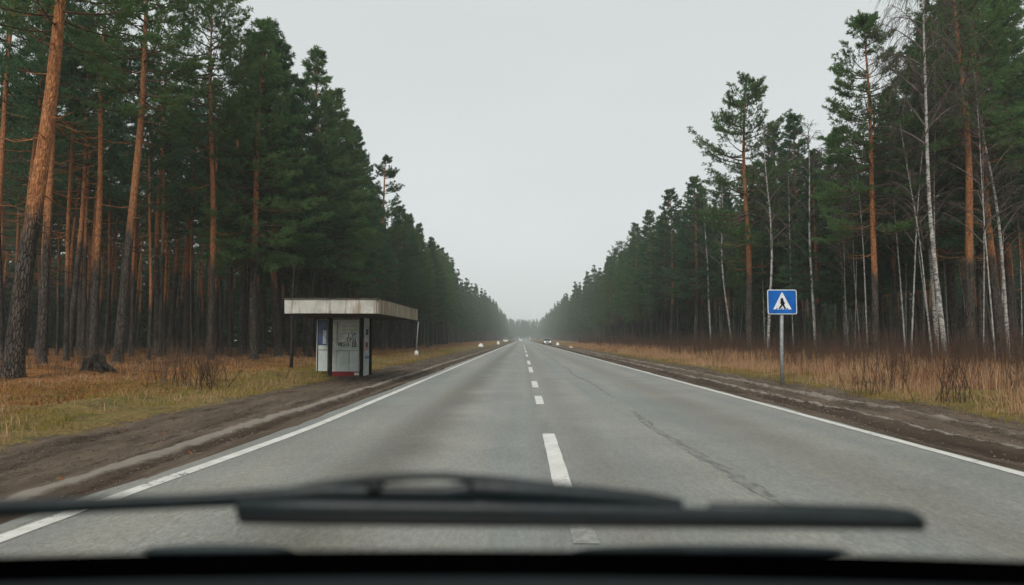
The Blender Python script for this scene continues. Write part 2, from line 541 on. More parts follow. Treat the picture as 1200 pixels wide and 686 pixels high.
# ------------------------------------------------------------------ light
SUN_EL, SUN_AZ = R(43), R(195)          # high, behind the camera, veiled by cloud
w = bpy.data.worlds.new('World'); SC.world = w; w.use_nodes = True
wt = w.node_tree; wt.nodes.clear()
sky = wt.nodes.new('ShaderNodeTexSky'); sky.sky_type = 'NISHITA'; sky.sun_disc = False
sky.sun_elevation = SUN_EL; sky.sun_rotation = SUN_AZ
sky.air_density = 1.0; sky.dust_density = 4.0
hs = wt.nodes.new('ShaderNodeHueSaturation'); hs.inputs['Saturation'].default_value = .30
mixc = wt.nodes.new('ShaderNodeMix'); mixc.data_type = 'RGBA'
mixc.inputs[0].default_value = .82
mixc.inputs[7].default_value = (6.55, 6.95, 6.88, 1)      # even cloud deck
# soft, barely visible structure in the cloud deck
tc = wt.nodes.new('ShaderNodeTexCoord')
mp = wt.nodes.new('ShaderNodeMapping'); mp.inputs['Scale'].default_value = (1.5, 1.5, 5.0)
nz = wt.nodes.new('ShaderNodeTexNoise'); nz.inputs['Scale'].default_value = 1.1; nz.inputs['Detail'].default_value = 4
mr = wt.nodes.new('ShaderNodeMapRange'); mr.inputs[3].default_value = .91; mr.inputs[4].default_value = 1.07
mul = wt.nodes.new('ShaderNodeVectorMath'); mul.operation = 'SCALE'
bg = wt.nodes.new('ShaderNodeBackground'); bg.inputs['Strength'].default_value = .116
wo = wt.nodes.new('ShaderNodeOutputWorld')
L = wt.links.new
L(sky.outputs[0], hs.inputs['Color']); L(hs.outputs[0], mixc.inputs[6])
L(tc.outputs['Generated'], mp.inputs[0]); L(mp.outputs[0], nz.inputs['Vector']); L(nz.outputs[0], mr.inputs[0])
L(mixc.outputs[2], mul.inputs[0]); L(mr.outputs[0], mul.inputs['Scale'])
L(mul.outputs[0], bg.inputs[0]); L(bg.outputs[0], wo.inputs[0])

sd = bpy.data.lights.new('sun', 'SUN'); sd.energy = 2.3; sd.angle = R(22); sd.color = (1, .965, .91)
so = link('sun', sd)
sdir = Vector((math.sin(SUN_AZ) * math.cos(SUN_EL), math.cos(SUN_AZ) * math.cos(SUN_EL), math.sin(SUN_EL)))
so.rotation_euler = sdir.to_track_quat('Z', 'Y').to_euler()
so.location = (0, -20, 60)

SC.view_settings.view_transform = 'Standard'
SC.view_settings.look = 'None'
SC.view_settings.exposure = 0.0
SC.view_settings.gamma = 1.0
SC.render.engine = 'CYCLES'
SC.cycles.max_bounces = 8
SC.cycles.diffuse_bounces = 5
SC.cycles.glossy_bounces = 2
SC.cycles.transmission_bounces = 3
SC.cycles.volume_bounces = 1
SC.cycles.transparent_max_bounces = 6
SC.cycles.sample_clamp_indirect = 4.0
SC.cycles.use_denoising = True
SC.cycles.denoiser = 'OPENIMAGEDENOISE'
SC.cycles.denoising_input_passes = 'RGB_ALBEDO_NORMAL'
SC.cycles.denoising_prefilter = 'ACCURATE'


# ------------------------------------------------------------------ ground, road
def grid_mesh(name, xs, ys, mat, zf, smooth=True):
    xx, yy = np.meshgrid(xs, ys)
    v = np.stack([xx.ravel(), yy.ravel(), zf(xx.ravel(), yy.ravel())], 1)
    nx, ny = len(xs), len(ys)
    i = np.arange(ny - 1)[:, None] * nx + np.arange(nx - 1)[None]
    q = np.stack([i, i + 1, i + nx + 1, i + nx], -1).reshape(-1, 4)
    m = MB(); m.add(v, q)
    return m.build(name, mat, smooth=smooth)


ys_near = [-14.0]
while ys_near[-1] < 1000:
    y = ys_near[-1]
    ys_near.append(y + (1.0 if y < 2 else 0.10 if y < 14 else .1 + (y - 14) * .014))
ys_near = np.array(ys_near)
xl = np.concatenate([np.linspace(-140, -46, 24), np.linspace(-44, -13, 60), np.linspace(-12.6, -6.9, 30)])
xsl = np.linspace(-6.9, -3.4, 90)
xsr = np.linspace(4.95, 8.6, 76)
xr = np.concatenate([np.linspace(8.6, 14, 30), np.linspace(14.5, 44, 60), np.linspace(46, 140, 24)])
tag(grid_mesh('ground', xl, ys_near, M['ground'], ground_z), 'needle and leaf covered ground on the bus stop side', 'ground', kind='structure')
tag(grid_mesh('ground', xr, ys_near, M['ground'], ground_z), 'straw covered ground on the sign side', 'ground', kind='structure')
tag(grid_mesh('dirt_shoulder', xsl, ys_near, M['ground'], ground_z), 'rutted brown dirt shoulder beside the bus stop', 'shoulder', kind='structure')
tag(grid_mesh('dirt_shoulder', xsr, ys_near, M['ground'], ground_z), 'rutted brown dirt shoulder beside the sign', 'shoulder', kind='structure')
# the bed below the road, joins the two halves
tag(grid_mesh('ground', np.linspace(-3.4, 4.95, 4), np.array([-14., 1000.]), M['ground'], lambda x, y: x * 0 - .06), 'earth bed below the asphalt', 'ground', kind='structure')

ys_road = np.concatenate([np.arange(-12, 40, .25), np.linspace(40, 940, 400)])
xs_road = np.linspace(0, 1, 40)
xx, yy = np.meshgrid(xs_road, ys_road)
le = left_line(yy) - .52 + (vnoise(yy * 1.7, yy * 0, 21) - .5) * .10
re_ = 5.17 + (vnoise(yy * 1.7, yy * 0 + 5, 22) - .5) * .10
rx = le + (re_ - le) * xx
rz = .012 - ((rx - .9) / 4.3) ** 2 * .012 - np.where((xx < .001) | (xx > .999), .07, 0)
nx, ny = len(xs_road), len(ys_road)
i = np.arange(ny - 1)[:, None] * nx + np.arange(nx - 1)[None]
mb = MB(); mb.add(np.stack([rx.ravel(), yy.ravel(), rz.ravel()], 1), np.stack([i, i + 1, i + nx + 1, i + nx], -1).reshape(-1, 4))
tag(mb.build('road', M['asphalt'], smooth=True), 'straight grey two lane asphalt road', 'road', kind='structure')


def road_z(x):
    return .012 - ((x - .9) / 4.3) ** 2 * .012 + .005


def strip(name, cx, wdt, y0, y1, mat, rag=.004, step=.25, label=None):
    ys = np.arange(y0, y1 + step * .5, step) if y1 - y0 < 80 else np.concatenate([np.arange(y0, 50, step), np.linspace(50, y1, 160)])
    c = cx(ys); hw = wdt / 2
    a = c - hw + (vnoise(ys * 3.1, ys * 0, 31) - .5) * rag * 2
    b = c + hw + (vnoise(ys * 3.1, ys * 0 + 9, 32) - .5) * rag * 2
    v = np.stack([np.stack([a, ys, road_z(a)], 1), np.stack([b, ys, road_z(b)], 1)], 1).reshape(-1, 3)
    n = len(ys); i = np.arange(n - 1) * 2
    m = MB(); m.add(v, np.stack([i, i + 1, i + 3, i + 2], 1))
    return tag(m.build(name, mat), label, 'road marking', kind='structure')


strip('road_marking', left_line, .15, -10, 930, M['road_paint'], label='long white edge line beside the bus stop shoulder')
strip('road_marking', lambda y: 4.80 + y * 0, .14, -10, 930, M['road_paint'], label='long white edge line beside the sign shoulder')
dash = [(573.5, 507.4), (474, 464), (454.4, 446.8), (436.8, 430.6), (427.4, 423), (418.4, 415.4), (413.4, 411), (409.6, 408), (407, 405.8), (405, 404.2)]
for k, (b, t_) in enumerate(dash):
    y0, y1 = CAM_H * FPX / (b - VPY), CAM_H * FPX / (t_ - VPY)
    strip('road_marking', lambda y: .355 + y * 0, .165, y0, y1, M['road_paint'], label='white centre dash on the asphalt')
strip('road_marking', lambda y: .40 + y * 0, .17, 4.4, 5.25, M['worn_paint'], .02, .1, label='worn centre dash close to the wiper')
# tar seam wandering along the far lane
def seam(name, y0, y1, wd, c0):
    ys = np.arange(y0, y1, .12)
    c = c0 + (vnoise(ys * .2, ys * 0, 41) - .5) * .22 + (vnoise(ys * 2.2, ys * 0, 42) - .5) * .04
    h = wd * (.45 + .6 * vnoise(ys * 1.3, ys * 0, 43)) * np.clip(np.minimum(ys - y0, y1 - ys) / 1.0, .08, 1)
    a = c - h + (vnoise(ys * 7, ys * 0, 44) - .5) * .07; b = c + h + (vnoise(ys * 7, ys * 0, 45) - .5) * .07
    v = np.stack([np.stack([a, ys, road_z(a) - .002], 1), np.stack([b, ys, road_z(b) - .002], 1)], 1).reshape(-1, 3)
    n = len(ys); i = np.arange(n - 1) * 2
    m = MB(); m.add(v, np.stack([i, i + 1, i + 3, i + 2], 1))
    tag(m.build(name, M['tar']), 'dark ragged tar seam along the asphalt', 'tar seam', kind='structure')


seam('tar_seam', 5.0, 12.6, .07, 1.98)
seam('tar_seam', 15.0, 60.0, .04, 1.95)
seam('tar_seam', 60.0, 150.0, .06, 1.9)


# ------------------------------------------------------------------ tree building
def trunk_path(H, bend, rnd, n=26):
    t = np.linspace(0, 1, n)
    z = t * H
    a, b = rnd.uniform(0, 6.28, 2)
    x = bend * (np.sin(t * 3.1 + a) - math.sin(a)) + .04 * np.sin(t * 11 + b)
    y = bend * (np.cos(t * 2.7 + b) - math.cos(b)) + .04 * np.sin(t * 9 + a)
    x -= t * x[-1] * .7; y -= t * y[-1] * .7
    return np.stack([x, y, z], 1)


def trunk_rad(t, r0):
    return r0 * (.10 + .90 * (1 - t) ** .75) * (1 + .38 * np.exp(-t * 55))


def make_trunk(H, r0, bend, rnd, sides=12):
    p = trunk_path(H, bend, rnd)
    t = p[:, 2] / H
    # finer rings at the root flare
    m = MB()
    zz = np.concatenate([[-.25, 0, .12, .3, .6, 1.0], p[2:, 2]])
    pp = np.stack([np.interp(zz, p[:, 2], p[:, 0]), np.interp(zz, p[:, 2], p[:, 1]), zz], 1)
    rr = trunk_rad(np.clip(zz / H, 0, 1), r0) * (1 + rnd.normal(0, .02, len(zz)))
    m.tube(pp, rr, sides)
    return m, p


def pine_variant(H, base, r0, Rmax, nb, rnd, style, twigs=9, tufts=4, K=8, tsize=.24, dead=8, bend=.25):
    """returns trunk, limbs, foliage meshes"""
    tm, p = make_trunk(H, r0, bend, rnd)
    lm, fm = MB(), MB()
    tx = lambda z: np.array([np.interp(z, p[:, 2], p[:, 0]), np.interp(z, p[:, 2], p[:, 1]), z])
    pos, dr = [], []
    zs = base + (1 - base) * (np.arange(nb) + rnd.uniform(-.4, .4, nb)) / nb
    if style == 'open':                        # branches gather in plates with air between them
        lv = base + (1 - base) * np.linspace(0, .955, 9) ** .85
        zs = lv[rnd.integers(0, 9, nb)] + rnd.normal(0, .016, nb)
    if style == 'full':
        zs = base + (1 - base) * (((np.arange(nb) + .5) / nb) ** 1.3)
        lv = base + (1 - base) * np.linspace(0, 1, 17)
        zs = .75 * zs + .25 * lv[np.clip(((zs - base) / (1 - base) * 16).astype(int), 0, 16)]
    for i, zt in enumerate(np.clip(zs, base * .96, .985)):
        u = (zt - base) / (1 - base)
        u = min(max(u, 0), 1)
        if style == 'open':
            Rl = Rmax * (1 - u ** 2.1) ** .8 * (.60 + .40 * min(1, u * 4 + .35)) + .30
            el = R(-6 + 42 * u)
        elif style == 'full':
            Rl = Rmax * (1 - u) ** .95 * min(1, .62 + u * 2.2) + .16
            el = R(-12 + 54 * u ** 1.5)
        else:                                  # top-heavy round crown of the inner forest
            Rl = Rmax * math.sin(math.pi * min(1, .18 + .80 * u)) ** .7 + .25
            el = R(-2 + 50 * u)
        Rl *= rnd.uniform(.62, 1.12)
        az = i * 2.399 + rnd.normal(0, .5)
        el += rnd.normal(0, .12)
        d0 = np.array([math.cos(az) * math.cos(el), math.sin(az) * math.cos(el), math.sin(el)])
        s = np.linspace(0, 1, 7)
        st = tx(zt * H)
        curve = st + d0 * (s * Rl)[:, None]
        sag = -.10 * Rl * np.sin(s * 2.6) + .13 * Rl * s ** 2.5
        curve[:, 2] += sag
        curve[:, :2] += np.outer(np.sin(s * 5 + i), rnd.normal(0, .05, 2)) * Rl * .5
        lm.tube(curve, np.linspace(.012 + Rl * .011, .006, 7), 4, cap=False)
        nt = max(3, int(twigs * (.4 + Rl / Rmax * .75)))
        fr = .30 if style == 'open' else .18
        for k in range(nt):
            q = fr + (1 - fr) * ((k + rnd.uniform(0, 1)) / nt)
            b0 = np.array([np.interp(q, s, curve[:, c]) for c in range(3)])
            ang = az + (1 if k % 2 else -1) * R(rnd.uniform(18, 70)) * (1.05 - q * .6)
            tl = (.10 + .16 * min(1, Rl) + .38 * Rl * (1.05 - q) * rnd.uniform(.5, 1.1)) if k < nt - 1 else .16 + .2 * min(1, Rl)
            td = np.array([math.cos(ang), math.sin(ang), rnd.uniform(-.05, .42) + .35 * u])
            td /= np.linalg.norm(td)
            e = b0 + td * tl
            lm.tube(np.stack([b0, (b0 + e) / 2 + [0, 0, -.02], e]), [.010, .007, .004], 3, cap=False)
            for j in range(tufts):
                f = .38 + .66 * (j + rnd.uniform(.1, .9)) / tufts
                pos.append(b0 + (e - b0) * f + rnd.normal(0, .05, 3))
                dr.append(td + [0, 0, .1])
    # leader
    top = tx(H)
    for k in range(16):
        pos.append(tx(H * (1 - .085 * rnd.uniform(0, 1)))); dr.append(np.array([rnd.normal(0, .3), rnd.normal(0, .3), .9]))
    pos = np.array(pos); dr = np.array(dr)
    fm.needles(pos, dr, np.full(len(pos), tsize) * rnd.uniform(.75, 1.2, len(pos)), K, .66, .085)
    # dead snags below the crown
    for k in range(dead):
        z = H * rnd.uniform(.22, base + .08)
        az = rnd.uniform(0, 6.28); Ld = rnd.uniform(.4, 2.2)
        s = np.linspace(0, 1, 5)
        c = tx(z) + np.outer(s * Ld, [math.cos(az), math.sin(az), rnd.uniform(-.25, .2)])
        c[:, 2] += -.12 * Ld * np.sin(s * 3) + rnd.normal(0, .03, 5)
        tm.tube(c, np.linspace(.028, .008, 5), 4, cap=False)
        if Ld > 1:
            for _ in range(3):
                q = rnd.integers(1, 4)
                a2 = az + rnd.choice([-1, 1]) * rnd.uniform(.4, 1)
                e = c[q] + np.array([math.cos(a2), math.sin(a2), rnd.uniform(-.2, .4)]) * Ld * .35
                tm.tube(np.stack([c[q], e]), [.010, .004], 3, cap=False)
    return tm, lm, fm


def birch_variant(H, r0, rnd, nb=26, weep=.5, base=.42):
    tm, p = make_trunk(H, r0, .35, rnd, 10)
    lm, cm = MB(), MB()
    tx = lambda z: np.array([np.interp(z, p[:, 2], p[:, 0]), np.interp(z, p[:, 2], p[:, 1]), z])
    for i in range(nb):
        u = (i + rnd.uniform(0, 1)) / nb
        z = H * (base + (1 - base) * u * .97)
        az = i * 2.4 + rnd.normal(0, .4)
        Lb = H * (.17 * (1 - u) ** .7 + .045) * rnd.uniform(.7, 1.15)
        el = R(rnd.uniform(38, 62))
        s = np.linspace(0, 1, 6)
        c = tx(z) + np.outer(s * Lb, [math.cos(az) * math.cos(el), math.sin(az) * math.cos(el), math.sin(el)])
        c[:, 2] -= .25 * Lb * s ** 2.2
        lm.tube(c, np.linspace(.012 + Lb * .008, .006, 6), 4, cap=False)
        for k in range(24):
            q = .25 + .75 * rnd.uniform(0, 1)
            b0 = np.array([np.interp(q, s, c[:, a]) for a in range(3)])
            a2 = az + rnd.normal(0, .9)
            l2 = rnd.uniform(.4, 1.5) * (.5 + weep)
            ss = np.linspace(0, 1, 5)
            up = rnd.uniform(.0, .6)
            cc = b0 + np.outer(ss * l2, [math.cos(a2) * .55, math.sin(a2) * .55, up])
            cc[:, 2] -= weep * l2 * 1.25 * ss ** 1.8
            cm.tube(cc, np.linspace(.0075, .004, 5), 3, cap=False)
            for _ in range(2):
                q2 = rnd.integers(1, 4)
                a3 = a2 + rnd.normal(0, 1)
                e = cc[q2] + np.array([math.cos(a3) * .3, math.sin(a3) * .3, .2 - weep * rnd.uniform(.3, 1.2)]) * l2 * .6
                cm.tube(np.stack([cc[q2], (cc[q2] + e) / 2 + [0, 0, .03], e]), [.0055, .005, .003], 3, cap=False)
    return tm, lm, cm


VAR = {}


def reg(key, H, r0, meshes, mats):
    t_, l_, f_ = meshes
    VAR[key] = dict(H=H, r0=r0, trunk=t_.mesh('trunk', mats[0], True), limbs=l_.mesh('limbs', mats[1]), crown=f_.mesh('crown', mats[2]))


pm = (M['pine_bark'], M['limb_bark'], M['pine_needles'])
dm = (M['pine_bark'], M['limb_bark'], M['dark_needles'])
for k in range(3):
    reg('tall%d' % k, 21, .24, pine_variant(21, .50 + .04 * k, .24, 3.3, 66, np.random.default_rng(100 + k), 'round', 12, 6, 9, .20, 16), pm)
for k in range(3):
    reg('slim%d' % k, 18, .15, pine_variant(18, .50 + .05 * k, .15, 2.3, 38, np.random.default_rng(200 + k), 'round', 9, 5, 7, .22, 12), dm)
for k in range(4):
    reg('full%d' % k, 18, .17, pine_variant(18, .29 + .035 * k, .17, 3.5 - .2 * k, 150, np.random.default_rng(300 + k), 'full', 11, 5, 9, .21, 6), dm if k % 2 else pm)
for k in range(3):
    reg('open%d' % k, 20, .20, pine_variant(20, [.42, .40, .30][k], .20, [4.3, 3.4, 2.7][k], [100, 100, 84][k], np.random.default_rng(400 + k), 'open', 13, 6, 9, .20, 14), pm)
for k in range(3):
    reg('birch%d' % k, 17, .11, birch_variant(17, .11, np.random.default_rng(500 + k), [24, 36, 24][k], [.35, .75, .3][k], [.45, .5, .4][k]), (M['birch_bark'], M['birch_twig'], M['birch_twig']))

NAMES = {'pine': 'pine_tree', 'birch': 'birch_tree'}
placed = []


def tree(key, loc, H, label, group=None, k=1.0, lean=(0, 0), rot=None, cat='pine', wide=1.0):
    v = VAR[key]
    o = empty(NAMES[cat], loc)
    s = H / v['H']
    o.scale = (s, s, s)
    q = Quaternion((0, 1, 0), lean[0]) @ Quaternion((1, 0, 0), -lean[1])
    o.rotation_mode = 'QUATERNION'
    o.rotation_quaternion = q @ Quaternion((0, 0, 1), rot if rot is not None else random.uniform(0, 6.28))
    tag(o, label, cat, group)
    cs = (wide * random.uniform(.82, 1.18), wide * random.uniform(.82, 1.18), 1) if key[0] in 'fs' else (1, 1, 1)
    for part in ('trunk', 'limbs', 'crown'):
        c = link({'limbs': 'limb'}.get(part, part) if cat == 'pine' else {'limbs': 'limb'}.get(part, part), v[part], o)
        if part == 'trunk':
            c.scale = (k, k, 1)
        else:
            c.scale = cs
    placed.append((loc[0], loc[1]))
    return o


def key_tree(var, bx, by, tx_, ty_, wpx, H, label, cat='pine', rot=None, dist=None):
    """bx,by: trunk foot in the photo; tx,ty: a point higher up its trunk; wpx: trunk width low on the stem"""
    if dist is None:
        b = G(bx, by)
    else:
        b = P(bx, by, dist); b.z = gz(b.x, b.y)
    t_ = P(tx_, ty_, b.y)
    d = t_ - b
    lean = math.atan2(d.x, d.z)
    if H < 0:                                   # negative: height from the photo row of the tree top
        H = (P(bx, -H, b.y).z - b.z) if H < -1 else 20
    v = VAR[var]
    r = wpx / FPX * b.y / 2
    return tree(var, b, H, label, None, r / (v['r0'] * H / v['H'] * 1.0), (lean, 0), rot, cat)


# --- the trees one can tell apart, bus stop side
key_tree('tall0', 16, 441, 60, 20, 20, 20, 'thickest pine with leaning orange trunk nearest the road before the bus stop', rot=.5)
key_tree('tall1', 50, 417, 57, 130, 9, 21, 'thinner pine half hidden right behind the thickest leaning trunk')
key_tree('slim0', 96, 416, 106, 60, 7, 17, 'slim pine with a sparse broken top beside a taller straight trunk')
key_tree('tall2', 109, 417, 126, 20, 9, 21, 'straight orange pine second in size after the thickest leaning trunk')
key_tree('tall1', 137, 428, 169, 20, 11, 20, 'leaning orange pine whose foot stands beyond the dark stump', rot=2.0)
key_tree('slim2', 174, 424, 175, 250, 4.5, 12, 'very thin bare pine standing in the litter past the dark stump')
key_tree('slim1', 200, 414, 202, 90, 7, 18, 'slim upright pine between the leaning pine and the bare bushes')
key_tree('tall0', 217, 415, 239, 30, 8.5, 20, 'tall orange pine rising behind the bare twiggy bushes', rot=3.6)
key_tree('tall2', 247, 424, 250, 150, 8, 19, 'pine with a forked looking foot beside the bare twiggy bushes', rot=1.2)
key_tree('full1', 307, 415, 318, 120, 8, -30, 'broad dense pine with low boughs just before the bus stop')
key_tree('open2', 448, 413, 452, 220, 5.5, -186, 'lone orange pine rising behind the far end of the bus stop roof')
# --- sign side
key_tree('open0', 879, 417, 877, 130, 8, -96, 'tall open-crowned pine with bright orange trunk behind the blue sign', rot=.8)
key_tree('open1', 1024, 425, 1016, 60, 8, -26, 'tallest layered pine standing apart with flat plates of needles')
key_tree('tall1', 1138, 426, 1122, 100, 10.5, 18.5, 'thick orange pine, nearer the sign of the close pair at the frame edge', rot=.2)
key_tree('tall0', 1174, 424, 1152, 100, 10.5, 19, 'thick orange pine, farther from the sign of the close pair at the frame edge', rot=1.7)
BT = 'birch'
key_tree('birch0', 1099, 420, 1062, 150, 4.6, 14, 'white birch leaning towards the road before the orange pine pair', BT)
key_tree('birch1', 1108, 424, 1096, 120, 5.6, 19, 'tallest white birch with long weeping bare twigs', BT, rot=2.0)
key_tree('birch2', 1182, 424, 1160, 220, 4.3, 15, 'leaning white birch next to the orange pine pair', BT)
key_tree('birch0', 899, 421, 897, 240, 3.6, 15, 'slim straight white birch directly behind the blue sign', BT)
key_tree('birch2', 957, 416, 949, 240, 3.4, 15, 'white birch between the blue sign and the tallest layered pine', BT)
key_tree('birch1', 992, 415, 975, 250, 3.2, 14, 'leaning birch close beside the tallest layered pine', BT)
key_tree('birch0', 859, 411, 850, 290, 2.8, 16, 'thin birch just before the open-crowned pine when coming along the road', BT)
key_tree('birch2', 833, 411, 827, 270, 2.6, 17, 'thin pale birch at the outer forest edge two trunks from the open-crowned pine', BT)
key_tree('birch0', 845, 410, 841, 300, 2.2, 15, 'thinnest birch of the three along the edge before the open-crowned pine', BT)

GL = 'dense pines along the forest edge beyond the bus stop'
LL = 'dense full-crowned pine in the forest edge beyond the bus stop'
GR = 'dense pines along the forest edge beyond the sign'
LR = 'dense full-crowned pine in the forest edge beyond the blue sign'
tops_l = [(345, 92, 45), (380, 118, 50), (408, 142, 55), (420, 176, 60), (286, 45, 45), (466, 252, 76), (480, 254, 86), (300, 20, 37), (327, 50, 40), (364, 60, 46), (394, 104, 52), (418, 150, 57), (434, 222, 66), (472, 246, 80), (490, 262, 93), (507, 283, 107)]
for (px, py, d) in tops_l:
    b = P(px - 2, 410, d); b.z = gz(b.x, b.y)
    tree('full%d' % random.randrange(4), b, P(px, py, d).z - b.z, LL, GL, 1.2, wide=1.04)
tops_r = [(784, 222, 78), (813, 207, 72), (762, 247, 90), (744, 262, 102), (905, 190, 60), (937, 134, 50), (925, 178, 57), (890, 218, 67), (1002, 195, 49), (1032, 200, 45), (1062, 215, 43), (1095, 25, 37), (1152, -60, 38), (1120, -40, 41), (1185, -10, 40), (985, 150, 46), (1048, 110, 40), (1075, 160, 44), (960, 205, 44)]
for (px, py, d) in tops_r:
    b = P(px + 2, 412, d); b.z = gz(b.x, b.y)
    tree('full%d' % random.randrange(4), b, P(px, py, d).z - b.z, LR, GR, 1.1, wide=1.15)


def edge_l(y):
    return -13.2 - 5.3 * float(sst(60, 220, y))


def edge_r(y):
    return 16.6 + 4.2 * float(sst(70, 200, y)) + 5.0 * float(sst(200, 460, y))


def tall_at(y):
    return 1.0 + .25 * float(sst(60, 200, y)) + .30 * float(sst(200, 520, y))


def free(x, y, r):
    return all((x - a) ** 2 + (y - b) ** 2 > r * r for a, b in placed)


# edge rows running away along both sides
y = 44.0
while y < 165:
    for side in (-1, 1):
        for row in range(2):
            if side < 0:
                x = edge_l(y) - row * 3.0 - random.uniform(0, 1.6)
            else:
                x = edge_r(y) + row * 3.2 + random.uniform(-.6, 1.4)
            yy_ = y + random.uniform(-.9, .9) * 1.5
            px = VPX + x / yy_ * FPX
            if not free(x, yy_, 1.7):
                continue
            if side < 0 and 300 < px < 470 and row == 0:
                continue
            if side > 0 and px > 780 and row == 0:
                continue
            if row == 1 and y > 150:
                continue
            key = 'full%d' % random.randrange(4) if random.random() < .85 else 'slim%d' % random.randrange(3)
            h = random.uniform(13.2, 17.8) * tall_at(y)
            b = (x, yy_, gz(x, yy_))
            if key[0] == 'f':
                tree(key, b, h, LL if side < 0 else LR, GL if side < 0 else GR, random.uniform(.9, 1.2), (random.gauss(0, .012), random.gauss(0, .012)))
            else:
                tree(key, b, h, LL.replace('full-crowned', 'high-crowned') if side < 0 else LR.replace('full-crowned', 'high-crowned'),
                     GL.replace('dense', 'high-crowned') if side < 0 else GR.replace('dense', 'high-crowned'), random.uniform(.8, 1.1), (random.gauss(0, .012), random.gauss(0, .012)))
    y += 2.6 if y < 120 else 3.6

# the inner forest one looks into
GI = 'slender pines inside the forest behind the bus stop'
LI = 'slender bare-trunked pine inside the dark forest behind the bus stop'
GJ = 'slender pines inside the forest behind the sign'
LJ = 'slender bare-trunked pine inside the dark forest behind the blue sign'
cnt = 0
for _ in range(6000):
    d = random.uniform(27, 78)
    px = random.uniform(-25, 440)
    x = (px - VPX) / FPX * d
    if x > -17 or x < -52 or not free(x, d, 1.75):
        continue
    cnt += 1
    tree('slim%d' % random.randrange(3), (x, d, gz(x, d)), random.uniform(15, 20), LI, GI, random.uniform(.65, 1.15), (random.gauss(0, .02), random.gauss(0, .02)))
    if cnt >= 88:
        break
cnt = 0
for _ in range(6000):
    d = random.uniform(30, 85)
    px = random.uniform(800, 1225)
    x = (px - VPX) / FPX * d
    if x < 19.5 or x > 56 or not free(x, d, 1.75):
        continue
    cnt += 1
    tree('slim%d' % random.randrange(3), (x, d, gz(x, d)), random.uniform(13, 17.5), LJ, GJ, random.uniform(.55, 1.0), (random.gauss(0, .025), random.gauss(0, .025)))
    if cnt >= 62:
        break
cnt = 0
for _ in range(3000):
    d = random.uniform(28, 110)
    px = random.uniform(740, 1225)
    x = (px - VPX) / FPX * d
    if x < 17.5 or x > 30 or not free(x, d, 1.0):
        continue
    cnt += 1
    tree('birch%d' % random.choice((0, 2)), (x, d, gz(x, d)), random.uniform(9, 15), 'thin pale birch among the dark pines on the sign side', 'thin birches among the pines',
         random.uniform(.26, .55), (random.gauss(0, .045), random.gauss(0, .03)), None, BT)
    if cnt >= 58:
        break


# --- the rest of the forest, too deep or far to count: simple trees in one mass
def far_tree(rnd, H, base, Rm, r0, n):
    tm, fm = MB(), MB()
    tm.tube([(0, 0, -.2), (0, 0, H * .5), (0, 0, H * .97)], [r0, r0 * .7, .02], 5, cap=False)
    u = rnd.uniform(0, 1, n) ** .8
    lev = np.round(u * 11) / 11 * .6 + u * .4
    z = H * (base + (1 - base) * lev)
    rr = (Rm * (1 - lev) ** 1.0 * np.minimum(1, .5 + lev * 3) + .06) * np.sqrt(rnd.uniform(.08, 1, n))
    az = rnd.uniform(0, 6.28, n)
    pos = np.stack([np.cos(az) * rr, np.sin(az) * rr, z + rr * (.2 * lev - .12)], 1)
    dr = np.stack([np.cos(az), np.sin(az), .15 + .7 * lev], 1)
    fm.needles(pos, dr, rnd.uniform(.5, .85, n) * (1 - .45 * lev), 6, .45, .12)
    fm.needles(np.array([[0, 0, H * .95], [0, 0, H * .92], [0, 0, H * .89], [0, 0, H * .86]]), np.array([[0, 0, 1.]] * 4), np.full(4, .8), 5, .4, .10)
    return tm, fm


rf = np.random.default_rng(77)
FT = [far_tree(rf, 17, b, Rm, .14, n) for b, Rm, n in ((.16, 2.7, 420), (.22, 2.4, 360), (.28, 2.6, 380), (.2, 2.1, 330))]
FU = [far_tree(rf, 8, .0, 2.3, .08, 260), far_tree(rf, 8, .02, 2.0, .08, 230)]
FD = [far_tree(rf, 17, b, Rm, .13, n) for b, Rm, n in ((.34, 2.4, 270), (.42, 2.3, 240))]
spots = []
yv = 104.0
while yv < 900:                                   # edge rows to the vanishing point
    for side in (-1, 1):
        for row in range(3 if yv > 330 else 2):
            x = (edge_l(yv) - row * 3.4 - random.uniform(0, 2.2)) if side < 0 else (edge_r(yv) + row * 3.4 + random.uniform(-.8, 1.6))
            if yv < 168:
                x += side * 6.5
            spots.append((x, yv + random.uniform(-1.5, 1.5), random.choice(FT), random.uniform(12.5, 18.5) * tall_at(yv)))
    yv += 3.0 + yv * .002
for _ in range(380):                              # the wood across the end of the road
    spots.append((random.uniform(-60, 75), random.uniform(905, 985), random.choice(FT), random.uniform(21, 29)))
tot = 0
for _ in range(20000):                            # deep wood on both sides
    side = random.choice((-1, 1))
    d = random.uniform(10, 150)
    x = side * random.uniform(20, 105)
    px = VPX + x / d * FPX
    if px < -160 or px > 1360:
        continue
    if side < 0 and (x > -24 or (d < 78 and x > -50)) or side > 0 and (x < 24 or (d < 85 and x < 52)):
        continue
    if not free(x, d, 1.5):
        continue
    placed.append((x, d)); tot += 1
    spots.append((x, d, random.choice(FD if random.random() < .75 else FT), random.uniform(14, 19)))
    if tot >= 520:
        break
